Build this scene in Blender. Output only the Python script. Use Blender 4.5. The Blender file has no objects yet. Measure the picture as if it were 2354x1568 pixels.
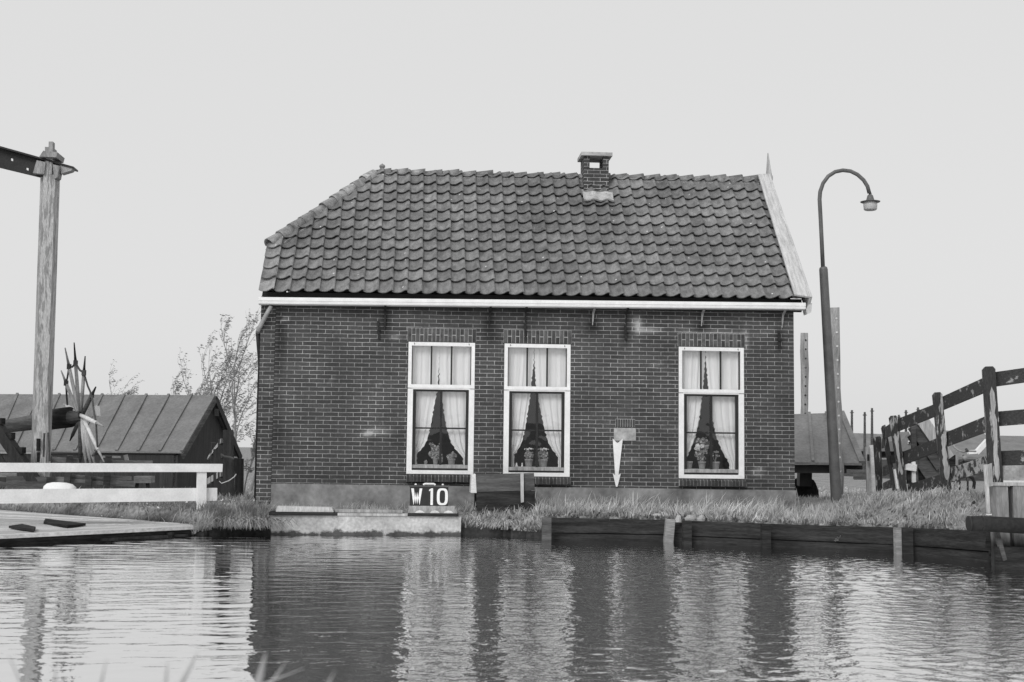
import bpy, math, random
import numpy as np
from mathutils import Vector, Matrix
rnd = random.Random(7); rng = np.random.default_rng(11)
S = bpy.context.scene; COL = S.collection
R = math.radians

# ------------------------------------------------------------------ camera
FPX, PITCH, YAW, ROLL = 2941.3, R(4.86), R(4.39), R(.657)   # solved from the photograph (2353 px wide view)
DIST, EYE = 19.2, 1.2
fw = np.array([math.sin(YAW)*math.cos(PITCH), math.cos(YAW)*math.cos(PITCH), math.sin(PITCH)])
r0 = np.array([math.cos(YAW), -math.sin(YAW), 0]); u0 = np.cross(r0, fw)
RT = math.cos(ROLL)*r0 + math.sin(ROLL)*u0; UP = math.cos(ROLL)*u0 - math.sin(ROLL)*r0
CAM = np.array([0, -DIST, EYE])
cd = bpy.data.cameras.new('camera'); cam = bpy.data.objects.new('camera', cd); COL.objects.link(cam)
cd.sensor_fit = 'HORIZONTAL'; cd.sensor_width = 36; cd.lens = FPX*36/2353; cd.clip_end = 9000; cd.clip_start = .05
cam.matrix_world = Matrix(((RT[0], UP[0], -fw[0], CAM[0]), (RT[1], UP[1], -fw[1], CAM[1]), (RT[2], UP[2], -fw[2], CAM[2]), (0, 0, 0, 1)))
cd.dof.use_dof = True; cd.dof.focus_distance = 19.5; cd.dof.aperture_fstop = 5.6
S.camera = cam
# ------------------------------------------------------------------ sky, sun, exposure
SUN_EL, SUN_AZ = R(36), R(-30)      # in front of the house, to the left
W = bpy.data.worlds.new('World'); S.world = W; W.use_nodes = True
nt = W.node_tree; nt.nodes.clear()
sky = nt.nodes.new('ShaderNodeTexSky'); sky.sky_type = 'NISHITA'; sky.sun_disc = False
sky.sun_elevation = SUN_EL; sky.sun_rotation = math.pi + R(30); sky.dust_density = 4; sky.air_density = 1
bw = nt.nodes.new('ShaderNodeRGBToBW'); mx = nt.nodes.new('ShaderNodeMix'); mx.data_type = 'FLOAT'
mx.inputs[0].default_value = .8; mx.inputs[3].default_value = 9.6     # an even white overcast over most of it
bg = nt.nodes.new('ShaderNodeBackground'); bg.inputs[1].default_value = .09
wo = nt.nodes.new('ShaderNodeOutputWorld')
nt.links.new(sky.outputs[0], bw.inputs[0]); nt.links.new(bw.outputs[0], mx.inputs[2]); nt.links.new(mx.outputs[0], bg.inputs[0]); nt.links.new(bg.outputs[0], wo.inputs[0])
sd = bpy.data.lights.new('sun', 'SUN'); sd.energy = 1.5; sd.angle = R(22); sd.color = (1, 1, 1)
so = bpy.data.objects.new('sun', sd); COL.objects.link(so)
sdir = Vector((math.sin(SUN_AZ)*math.cos(SUN_EL), -math.cos(SUN_AZ)*math.cos(SUN_EL), math.sin(SUN_EL)))
so.rotation_euler = sdir.to_track_quat('Z', 'Y').to_euler(); so.location = (-8, -14, 20)
S.view_settings.view_transform = 'Standard'; S.view_settings.look = 'None'; S.view_settings.exposure = 0; S.view_settings.gamma = 1
S.cycles.max_bounces = 8; S.cycles.transparent_max_bounces = 12; S.cycles.use_denoising = True

# ------------------------------------------------------------------ points from the view (P = pixel in the 2353 px wide view)
def ray(x, y): return fw + RT*((x-1176.5)/FPX) - UP*((y-784)/FPX)
def atY(x, y, Y=0.):
    d = ray(x, y); return CAM + d*((Y-CAM[1])/d[1])
def atZ(x, y, Z=0.):
    d = ray(x, y); return CAM + d*((Z-CAM[2])/d[2])
def atD(x, y, t): return CAM + ray(x, y)*t
def crop(ox, oy, k): return lambda x, y: ((ox + x/k)/1.5602, (oy + y/k)/1.5602)

# ------------------------------------------------------------------ materials
MATS = {}
def mat(name, v, v2=None, rot=0., rough=.85, scale=6., bump=.0, stretch=(1, 1, 1), detail=6., spec=.3, fine=0., attr=False, trans=0., lo=.35, hi=.65):
    """Grey surface: two values mixed by stretched noise in world space, plus fine grain and bump."""
    m = bpy.data.materials.new(name); m.use_nodes = True; MATS[name] = m
    n = m.node_tree; N = n.nodes; L = n.links; b = N['Principled BSDF']
    b.inputs['Roughness'].default_value = rough; b.inputs['Specular IOR Level'].default_value = spec
    g = N.new('ShaderNodeNewGeometry'); mp = N.new('ShaderNodeMapping'); mp.inputs['Scale'].default_value = stretch
    if rot: mp.vector_type = 'TEXTURE'; mp.inputs['Rotation'].default_value = (0, 0, rot); mp.inputs['Scale'].default_value = [1/q for q in stretch]
    L.new(g.outputs['Position'], mp.inputs[0])
    t = N.new('ShaderNodeTexNoise'); t.inputs['Scale'].default_value = scale; t.inputs['Detail'].default_value = detail; t.inputs['Roughness'].default_value = .65
    L.new(mp.outputs[0], t.inputs[0])
    mr = N.new('ShaderNodeMapRange'); mr.inputs[1].default_value = lo; mr.inputs[2].default_value = hi
    mr.inputs[3].default_value = v; mr.inputs[4].default_value = v if v2 is None else v2
    L.new(t.outputs[0], mr.inputs[0]); out = mr.outputs[0]
    if fine:
        t2 = N.new('ShaderNodeTexNoise'); t2.inputs['Scale'].default_value = scale*9; t2.inputs['Detail'].default_value = 3; L.new(mp.outputs[0], t2.inputs[0])
        m2 = N.new('ShaderNodeMapRange'); m2.inputs[1].default_value = .3; m2.inputs[2].default_value = .7; m2.inputs[3].default_value = 1-fine; m2.inputs[4].default_value = 1+fine
        L.new(t2.outputs[0], m2.inputs[0]); mu = N.new('ShaderNodeMath'); mu.operation = 'MULTIPLY'; L.new(out, mu.inputs[0]); L.new(m2.outputs[0], mu.inputs[1]); out = mu.outputs[0]
    if attr:
        a = N.new('ShaderNodeAttribute'); a.attribute_name = 'tint'; mu = N.new('ShaderNodeMath'); mu.operation = 'MULTIPLY'
        L.new(out, mu.inputs[0]); L.new(a.outputs['Fac'], mu.inputs[1]); out = mu.outputs[0]
    L.new(out, b.inputs['Base Color'])
    if bump:
        bp = N.new('ShaderNodeBump'); bp.inputs['Strength'].default_value = 1; bp.inputs['Distance'].default_value = bump
        L.new(t.outputs[0], bp.inputs['Height']); L.new(bp.outputs[0], b.inputs['Normal'])
    if trans:
        o = N['Material Output']; tr = N.new('ShaderNodeBsdfTranslucent'); ms = N.new('ShaderNodeMixShader'); ms.inputs[0].default_value = trans
        L.new(out, tr.inputs[0]); L.new(b.outputs[0], ms.inputs[1]); L.new(tr.outputs[0], ms.inputs[2]); L.new(ms.outputs[0], o.inputs[0])
    return m

def brick_mat(name, c1, c2, mortar, bw_=.2205, rh=.0617, off=(0, 0), ms=.0056):
    m = bpy.data.materials.new(name); m.use_nodes = True; MATS[name] = m
    n = m.node_tree; N = n.nodes; L = n.links; b = N['Principled BSDF']; b.inputs['Roughness'].default_value = .9; b.inputs['Specular IOR Level'].default_value = .15
    g = N.new('ShaderNodeNewGeometry'); s = N.new('ShaderNodeSeparateXYZ'); L.new(g.outputs['Position'], s.inputs[0])
    ad = N.new('ShaderNodeMath'); ad.operation = 'ADD'; L.new(s.outputs[0], ad.inputs[0]); L.new(s.outputs[1], ad.inputs[1])
    c = N.new('ShaderNodeCombineXYZ'); L.new(ad.outputs[0], c.inputs[0]); L.new(s.outputs[2], c.inputs[1])
    wn = N.new('ShaderNodeTexNoise'); wn.inputs['Scale'].default_value = 3.2; wn.inputs['Detail'].default_value = 5; wn.inputs['Roughness'].default_value = .75
    L.new(g.outputs['Position'], wn.inputs[0])
    sb = N.new('ShaderNodeVectorMath'); sb.operation = 'SUBTRACT'; sb.inputs[1].default_value = (.5, .5, .5); L.new(wn.outputs['Color'], sb.inputs[0])
    sc = N.new('ShaderNodeVectorMath'); sc.operation = 'SCALE'; sc.inputs[3].default_value = .016; L.new(sb.outputs[0], sc.inputs[0])
    av = N.new('ShaderNodeVectorMath'); L.new(c.outputs[0], av.inputs[0]); L.new(sc.outputs[0], av.inputs[1])
    a2 = N.new('ShaderNodeVectorMath'); a2.inputs[1].default_value = (off[0], off[1], 0); L.new(av.outputs[0], a2.inputs[0])
    k = N.new('ShaderNodeTexBrick'); k.offset = .5; k.inputs['Scale'].default_value = 1; k.inputs['Brick Width'].default_value = bw_; k.inputs['Row Height'].default_value = rh
    k.inputs['Mortar Size'].default_value = ms; k.inputs['Mortar Smooth'].default_value = .35; k.inputs['Bias'].default_value = -.1
    k.inputs['Color1'].default_value = (c1,)*3+(1,); k.inputs['Color2'].default_value = (c2,)*3+(1,)
    L.new(a2.outputs[0], k.inputs['Vector'])
    # mortar brightness wanders: clean, dirty, missing
    t = N.new('ShaderNodeTexNoise'); t.inputs['Scale'].default_value = 2.4; t.inputs['Detail'].default_value = 9; t.inputs['Roughness'].default_value = .72; L.new(g.outputs['Position'], t.inputs[0])
    mr = N.new('ShaderNodeMapRange'); mr.inputs[1].default_value = .36; mr.inputs[2].default_value = .66; mr.inputs[3].default_value = mortar*.5; mr.inputs[4].default_value = mortar*1.1
    L.new(t.outputs[0], mr.inputs[0]); L.new(mr.outputs[0], k.inputs['Mortar'])
    t2 = N.new('ShaderNodeTexNoise'); t2.inputs['Scale'].default_value = 1.1; t2.inputs['Detail'].default_value = 8; t2.inputs['Roughness'].default_value = .6; L.new(g.outputs['Position'], t2.inputs[0])
    m2 = N.new('ShaderNodeMapRange'); m2.inputs[1].default_value = .3; m2.inputs[2].default_value = .7; m2.inputs[3].default_value = .62; m2.inputs[4].default_value = 1.32; L.new(t2.outputs[0], m2.inputs[0])
    t3 = N.new('ShaderNodeTexNoise'); t3.inputs['Scale'].default_value = 34; t3.inputs['Detail'].default_value = 4; L.new(g.outputs['Position'], t3.inputs[0])
    m3 = N.new('ShaderNodeMapRange'); m3.inputs[1].default_value = .3; m3.inputs[2].default_value = .7; m3.inputs[3].default_value = .8; m3.inputs[4].default_value = 1.2; L.new(t3.outputs[0], m3.inputs[0])
    mu = N.new('ShaderNodeVectorMath'); mu.operation = 'SCALE'; L.new(k.outputs['Color'], mu.inputs[0]); L.new(m2.outputs[0], mu.inputs[3])
    m4 = N.new('ShaderNodeVectorMath'); m4.operation = 'SCALE'; L.new(mu.outputs[0], m4.inputs[0]); L.new(m3.outputs[0], m4.inputs[3])
    L.new(m4.outputs[0], b.inputs['Base Color'])
    bp = N.new('ShaderNodeBump'); bp.inputs['Distance'].default_value = .006; bp.invert = True; L.new(k.outputs['Fac'], bp.inputs['Height']); L.new(bp.outputs[0], b.inputs['Normal'])
    return m

WHITE = mat('white_paint', .74, .86, rough=.45, scale=5, fine=.05, bump=.001)
WORNWHITE = mat('worn_white_paint', .6, .8, rough=.6, scale=9, stretch=(.4, 1, 1), fine=.12, bump=.003)
BRICK = brick_mat('facade_brick', .056, .08, .42, ms=.005)
BRICK2 = brick_mat('pier_brick', .055, .095, .4, off=(.03, .022))
CHBRICK = brick_mat('chimney_brick', .06, .085, .5, bw_=.215, rh=.062, off=(.04, .01), ms=.006)
SOLDIER = mat('lintel_brick', .06, .13, scale=14, bump=.004, fine=.2, attr=True)
MORTAR = mat('mortar', .3, .5, scale=12, bump=.004, fine=.15)
PLASTER = mat('plinth_render', .12, .31, rough=.9, scale=1.9, detail=9, bump=.006, fine=.12)
TILE = mat('roof_tile', .125, .245, rough=.8, scale=7, detail=9, bump=.004, fine=.25, attr=True, stretch=(1.6, .8, .8))
CAPTILE = mat('ridge_tile', .13, .3, rough=.85, scale=9, detail=8, bump=.006, fine=.25, attr=True)
def weather_roof(m):
    n = m.node_tree; N = n.nodes; L = n.links; b = N['Principled BSDF']; src = b.inputs['Base Color'].links[0].from_socket; g = N.new('ShaderNodeNewGeometry')
    t = N.new('ShaderNodeTexNoise'); t.inputs['Scale'].default_value = .9; t.inputs['Detail'].default_value = 7; t.inputs['Roughness'].default_value = .65; L.new(g.outputs['Position'], t.inputs[0])
    r = N.new('ShaderNodeMapRange'); r.inputs[1].default_value = .3; r.inputs[2].default_value = .7; r.inputs[3].default_value = .72; r.inputs[4].default_value = 1.28; L.new(t.outputs[0], r.inputs[0])
    u = N.new('ShaderNodeMath'); u.operation = 'MULTIPLY'; L.new(src, u.inputs[0]); L.new(r.outputs[0], u.inputs[1])
    v = N.new('ShaderNodeTexVoronoi'); v.inputs['Scale'].default_value = 5.5; v.inputs['Randomness'].default_value = 1; L.new(g.outputs['Position'], v.inputs['Vector'])
    k = N.new('ShaderNodeMath'); k.operation = 'LESS_THAN'; k.inputs[1].default_value = .085; L.new(v.outputs['Distance'], k.inputs[0])
    t2 = N.new('ShaderNodeTexNoise'); t2.inputs['Scale'].default_value = 2.2; t2.inputs['Detail'].default_value = 2; L.new(g.outputs['Position'], t2.inputs[0])
    k2 = N.new('ShaderNodeMath'); k2.operation = 'GREATER_THAN'; k2.inputs[1].default_value = .56; L.new(t2.outputs[0], k2.inputs[0])
    k3 = N.new('ShaderNodeMath'); k3.operation = 'MULTIPLY'; L.new(k.outputs[0], k3.inputs[0]); L.new(k2.outputs[0], k3.inputs[1])
    x = N.new('ShaderNodeMix'); x.data_type = 'FLOAT'; x.inputs[3].default_value = .6; L.new(k3.outputs[0], x.inputs[0]); L.new(u.outputs[0], x.inputs[2]); L.new(x.outputs[0], b.inputs['Base Color'])
weather_roof(TILE); weather_roof(CAPTILE)
BEDDING = mat('ridge_mortar', .13, .3, rough=.95, scale=9, bump=.02, fine=.3)
ROOFWOOD = mat('dark_boarding', .02, .03)
ZINC = mat('zinc', .25, .38, rough=.5, scale=6, fine=.1)
IRON = mat('iron', .012, .028, rough=.7, scale=20)
OLDWOOD = mat('weathered_wood', .26, .5, rough=.85, scale=3, stretch=(4, 4, .35), detail=8, bump=.006, fine=.2)
BARGE = mat('bleached_board', .4, .62, rough=.85, scale=4, stretch=(6, .8, .8), detail=8, bump=.005, fine=.18)
DARKWOOD = mat('tarred_wood', .018, .05, rough=.85, scale=3, stretch=(.5, .5, 6), detail=8, bump=.008, fine=.35, spec=.06)
DARKVERT = mat('tarred_boards', .022, .05, rough=.8, scale=4, stretch=(5, 5, .3), detail=8, bump=.006, fine=.3)
MIDWOOD = mat('grey_brown_wood', .05, .12, rough=.85, scale=3, stretch=(.5, .5, 5), detail=8, bump=.006, fine=.3)
PALEWOOD = mat('pale_wood', .22, .42, rough=.85, scale=4, stretch=(4, 4, .5), detail=8, bump=.006, fine=.25)
DECKM = mat('deck_boards', .34, .62, rough=.85, scale=3, stretch=(.3, 7, 1), rot=R(42), detail=8, bump=.004, fine=.2, attr=True, lo=.3, hi=.6)
GREYWOOD = mat('grey_planks', .16, .32, rough=.85, scale=3, stretch=(.5, .5, 5), detail=8, bump=.006, fine=.3)
TWIG = mat('twig', .2, .3, rough=.9, scale=12)
TREELEAF = mat('small_leaf', .2, .36, rough=.7, scale=20, trans=.3, attr=True)
CONCRETE = mat('concrete', .26, .5, rough=.9, scale=2.6, detail=9, bump=.01, fine=.2)
QUAYM = mat('quay_concrete', .3, .55, rough=.9, scale=2.6, detail=9, bump=.012, fine=.2)
def waterline(m, z0, z1):      # dark weed and wet just above the water, with a ragged edge
    n = m.node_tree; N = n.nodes; L = n.links; b = N['Principled BSDF']; src = b.inputs['Base Color'].links[0].from_socket; g = N.new('ShaderNodeNewGeometry'); sp = N.new('ShaderNodeSeparateXYZ'); L.new(g.outputs['Position'], sp.inputs[0])
    t = N.new('ShaderNodeTexNoise'); t.inputs['Scale'].default_value = 7; t.inputs['Detail'].default_value = 8; t.inputs['Roughness'].default_value = .7; L.new(g.outputs['Position'], t.inputs[0])
    a = N.new('ShaderNodeMath'); a.operation = 'MULTIPLY_ADD'; a.inputs[1].default_value = -.22; L.new(t.outputs[0], a.inputs[0]); L.new(sp.outputs[2], a.inputs[2])
    r = N.new('ShaderNodeMapRange'); r.inputs[1].default_value = z0-.11; r.inputs[2].default_value = z1-.11; r.inputs[3].default_value = .16; L.new(a.outputs[0], r.inputs[0])
    u = N.new('ShaderNodeMath'); u.operation = 'MULTIPLY'; L.new(src, u.inputs[0]); L.new(r.outputs[0], u.inputs[1]); L.new(u.outputs[0], b.inputs['Base Color'])
waterline(QUAYM, .03, .065)
ABUT = mat('abutment_board', .15, .3, rough=.9, scale=3, stretch=(3, 3, .5), detail=9, bump=.006, fine=.2); waterline(ABUT, .22, .42)
FELT = mat('roofing_felt', .155, .215, rough=.9, scale=2, detail=7, bump=.004, fine=.15)
STEEL = mat('dark_steel', .02, .035, rough=.5, scale=8, fine=.2)
LAMPGREY = mat('lamp_paint', .1, .14, rough=.45, scale=6, fine=.1)
FROST = mat('frosted_glass', .62, .68, rough=.3, trans=.3)
CURTAIN = mat('net_curtain', .84, .93, rough=.9, scale=10, stretch=(8, 8, .4), trans=.08, spec=.05)
POT = mat('terracotta', .24, .34, rough=.9, scale=12, fine=.1)
LEAF = mat('leaf', .1, .22, rough=.6, scale=20, trans=.25, attr=True)
PETAL = mat('petal', .75, .85, rough=.6, trans=.2)
BARK = mat('bark', .07, .13, rough=.9, scale=12, bump=.006)
GRASSM = mat('grass_blades', .22, .66, rough=.7, scale=2.6, detail=7, trans=.3, attr=True, spec=.15)
SOILM = mat('ground_turf', .15, .34, rough=1, scale=2.2, detail=11, bump=.05, fine=.35)
_n = SOILM.node_tree; _b = _n.nodes['Principled BSDF']; _c = _b.inputs['Base Color'].links[0].from_socket; _g = _n.nodes.new('ShaderNodeNewGeometry'); _s = _n.nodes.new('ShaderNodeSeparateXYZ')
_m = _n.nodes.new('ShaderNodeMapRange'); _m.inputs[1].default_value = .1; _m.inputs[2].default_value = .24; _m.inputs[3].default_value = .12; _u = _n.nodes.new('ShaderNodeMath'); _u.operation = 'MULTIPLY'
_p = _n.nodes.new('ShaderNodeMath'); _p.operation = 'GREATER_THAN'; _p.inputs[1].default_value = 5.; _x = _n.nodes.new('ShaderNodeMath'); _x.operation = 'MAXIMUM'      # wet mud only along the canal edge
_n.links.new(_g.outputs['Position'], _s.inputs[0]); _n.links.new(_s.outputs[2], _m.inputs[0]); _n.links.new(_s.outputs[1], _p.inputs[0]); _n.links.new(_m.outputs[0], _x.inputs[0]); _n.links.new(_p.outputs[0], _x.inputs[1])
_n.links.new(_c, _u.inputs[0]); _n.links.new(_x.outputs[0], _u.inputs[1]); _n.links.new(_u.outputs[0], _b.inputs['Base Color'])
STONEM = mat('stone', .3, .5, rough=.9, scale=8, bump=.01, fine=.2)
HOUSELEAF = mat('house_plant_leaf', .28, .5, rough=.6, scale=20, trans=.15, attr=True)
SILLBRICK = mat('sill_brick', .035, .07, scale=14, bump=.004, fine=.25, attr=True)
HAYM = mat('dark_hay', .008, .02, rough=1, scale=16, bump=.05)
BLACK = mat('sign_black', .02, .03, rough=.5, scale=8)
SASHM = mat('dark_sash_paint', .02, .03, rough=.35, scale=8)
ROPE = mat('rope', .06, .12, rough=1, scale=30)
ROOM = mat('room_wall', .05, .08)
REEDM = mat('reed', .5, .7, rough=.6, scale=9, trans=.4, attr=True)
WORNPAINT = None
def worn_paint(name, dark, pale, thr, stretch):
    m = bpy.data.materials.new(name); m.use_nodes = True
    n = m.node_tree; N = n.nodes; L = n.links; b = N['Principled BSDF']; b.inputs['Roughness'].default_value = .75; b.inputs['Specular IOR Level'].default_value = .2
    g = N.new('ShaderNodeNewGeometry'); mp = N.new('ShaderNodeMapping'); mp.inputs['Scale'].default_value = stretch; L.new(g.outputs['Position'], mp.inputs[0])
    t = N.new('ShaderNodeTexNoise'); t.inputs['Scale'].default_value = 3.4; t.inputs['Detail'].default_value = 9; t.inputs['Roughness'].default_value = .62; L.new(mp.outputs[0], t.inputs[0])
    mr = N.new('ShaderNodeMapRange'); mr.inputs[1].default_value = thr; mr.inputs[2].default_value = thr+.05; L.new(t.outputs[0], mr.inputs[0])
    t2 = N.new('ShaderNodeTexNoise'); t2.inputs['Scale'].default_value = 22; t2.inputs['Detail'].default_value = 5; L.new(mp.outputs[0], t2.inputs[0])
    mx = N.new('ShaderNodeMix'); mx.data_type = 'RGBA'; mx.inputs[6].default_value = (dark,)*3+(1,); mx.inputs[7].default_value = (pale,)*3+(1,); L.new(mr.outputs[0], mx.inputs[0])
    m3 = N.new('ShaderNodeMapRange'); m3.inputs[1].default_value = .3; m3.inputs[2].default_value = .7; m3.inputs[3].default_value = .7; m3.inputs[4].default_value = 1.3; L.new(t2.outputs[0], m3.inputs[0])
    sc = N.new('ShaderNodeVectorMath'); sc.operation = 'SCALE'; L.new(mx.outputs[2], sc.inputs[0]); L.new(m3.outputs[0], sc.inputs[3]); L.new(sc.outputs[0], b.inputs['Base Color'])
    bp = N.new('ShaderNodeBump'); bp.inputs['Distance'].default_value = .006; L.new(t.outputs[0], bp.inputs['Height']); L.new(bp.outputs[0], b.inputs['Normal'])
    return m
FENCEM = worn_paint('flaking_dark_paint', .05, .3, .585, (1.2, 1.2, 2.6))
FENCEV = worn_paint('flaking_post_paint', .045, .36, .56, (5, 5, .8))
SPOKEM = worn_paint('half_bare_spoke', .42, .06, .56, (2, 2, 1.2))
MASTM = worn_paint('worn_mast_paint', .5, .28, .5, (5, 5, .5))
STAIN = mat('soot_stain', .03, .045)

def glass_mat():
    m = bpy.data.materials.new('window_glass'); m.use_nodes = True; n = m.node_tree; N = n.nodes; L = n.links; N.clear()
    o = N.new('ShaderNodeOutputMaterial'); t = N.new('ShaderNodeBsdfTransparent'); t.inputs[0].default_value = (.94, .94, .94, 1)
    g = N.new('ShaderNodeBsdfGlossy'); g.inputs['Roughness'].default_value = .01
    lw = N.new('ShaderNodeLayerWeight'); lw.inputs[0].default_value = .5       # facing = 1 - cos
    pw = N.new('ShaderNodeMath'); pw.operation = 'POWER'; pw.inputs[1].default_value = 5; L.new(lw.outputs['Facing'], pw.inputs[0])
    f = N.new('ShaderNodeMapRange'); f.inputs[3].default_value = .11; f.inputs[4].default_value = 1; L.new(pw.outputs[0], f.inputs[0])
    g2 = N.new('ShaderNodeNewGeometry'); nz = N.new('ShaderNodeTexNoise'); nz.inputs['Scale'].default_value = 3; L.new(g2.outputs['Position'], nz.inputs[0])
    bp = N.new('ShaderNodeBump'); bp.inputs['Distance'].default_value = .004; L.new(nz.outputs[0], bp.inputs['Height']); L.new(bp.outputs[0], g.inputs['Normal'])
    mu = N.new('ShaderNodeMath'); mu.operation = 'MULTIPLY'; mu.inputs[1].default_value = 1; L.new(f.outputs[0], mu.inputs[0])
    x = N.new('ShaderNodeMixShader'); L.new(mu.outputs[0], x.inputs[0]); L.new(t.outputs[0], x.inputs[1]); L.new(g.outputs[0], x.inputs[2]); L.new(x.outputs[0], o.inputs[0])
    return m
GLASS = glass_mat()
def water_mat():
    m = bpy.data.materials.new('canal_water'); m.use_nodes = True; n = m.node_tree; N = n.nodes; L = n.links; N.clear()
    o = N.new('ShaderNodeOutputMaterial'); d = N.new('ShaderNodeBsdfDiffuse'); d.inputs[0].default_value = (.006, .006, .006, 1)
    g = N.new('ShaderNodeBsdfGlossy'); g.inputs['Roughness'].default_value = .025; g.inputs[0].default_value = (.93, .93, .93, 1)
    lw = N.new('ShaderNodeLayerWeight'); lw.inputs[0].default_value = .5
    pw = N.new('ShaderNodeMath'); pw.operation = 'POWER'; pw.inputs[1].default_value = 4; L.new(lw.outputs['Facing'], pw.inputs[0])
    f = N.new('ShaderNodeMapRange'); f.inputs[3].default_value = .86; f.inputs[4].default_value = 1; L.new(pw.outputs[0], f.inputs[0])
    ge = N.new('ShaderNodeNewGeometry'); sp = N.new('ShaderNodeSeparateXYZ'); L.new(ge.outputs['Position'], sp.inputs[0])
    # where the breeze ruffles it: mostly right of the house corner, broken by calm lanes
    ln = N.new('ShaderNodeMapping'); ln.inputs['Scale'].default_value = (.32, .22, 1); L.new(ge.outputs['Position'], ln.inputs[0])
    pn = N.new('ShaderNodeTexNoise'); pn.inputs['Scale'].default_value = 1.6; pn.inputs['Detail'].default_value = 3; L.new(ln.outputs[0], pn.inputs[0])
    ax = N.new('ShaderNodeMath'); ax.operation = 'MULTIPLY_ADD'; ax.inputs[1].default_value = 5.; L.new(pn.outputs[0], ax.inputs[0]); L.new(sp.outputs[0], ax.inputs[2])
    rr = N.new('ShaderNodeMapRange'); rr.interpolation_type = 'SMOOTHSTEP'; rr.inputs[1].default_value = 1.2; rr.inputs[2].default_value = 3.6; rr.inputs[3].default_value = .0009; rr.inputs[4].default_value = .006; L.new(ax.outputs[0], rr.inputs[0])
    mp = N.new('ShaderNodeMapping'); mp.inputs['Scale'].default_value = (.8, 1.15, 1); mp.inputs['Rotation'].default_value = (0, 0, .3); L.new(ge.outputs['Position'], mp.inputs[0])
    nz = N.new('ShaderNodeTexNoise'); nz.inputs['Scale'].default_value = 14; nz.inputs['Detail'].default_value = 2.5; nz.inputs['Roughness'].default_value = .55; L.new(mp.outputs[0], nz.inputs[0])
    bp = N.new('ShaderNodeBump'); L.new(rr.outputs[0], bp.inputs['Distance']); L.new(nz.outputs[0], bp.inputs['Height'])
    for q in (g, lw): L.new(bp.outputs[0], q.inputs['Normal'])
    x = N.new('ShaderNodeMixShader'); L.new(f.outputs[0], x.inputs[0]); L.new(d.outputs[0], x.inputs[1]); L.new(g.outputs[0], x.inputs[2]); L.new(x.outputs[0], o.inputs[0])
    return m
WATERM = water_mat()

# ------------------------------------------------------------------ mesh building
def link(name, me, m, parent=None, smooth=False):
    me.materials.append(m) if not isinstance(m, (list, tuple)) else [me.materials.append(q) for q in m]
    if smooth: me.polygons.foreach_set('use_smooth', [True]*len(me.polygons))
    o = bpy.data.objects.new(name, me); COL.objects.link(o)
    if parent is not None:
        o.parent = parent; BASE[o.name] = base_of(parent)
        off = -Vector(base_of(parent)); me.transform(Matrix.Translation(off))
    return o
BASE = {}
def base_of(o): return BASE.get(o.name, (0, 0, 0))
def thing(name, label, cat, loc, group=None):
    o = bpy.data.objects.new(name, None); COL.objects.link(o); o.location = Vector([float(q) for q in loc]); o.empty_display_size = .2
    BASE[o.name] = tuple(o.location); o['label'] = label; o['category'] = cat
    if group: o['group'] = group
    return o
def tag(o, label, cat, group=None, kind=None):
    if label: o['label'] = label
    if cat: o['category'] = cat
    if group: o['group'] = group
    if kind: o['kind'] = kind
    return o
def reorigin(o):
    """Top-level single mesh: move its origin to its base centre."""
    c = [Vector(v) for v in o.bound_box]
    b = Vector(((c[0].x+c[6].x)/2, (c[0].y+c[6].y)/2, min(q.z for q in c)))
    o.data.transform(Matrix.Translation(-b)); o.location = b; return o
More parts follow.
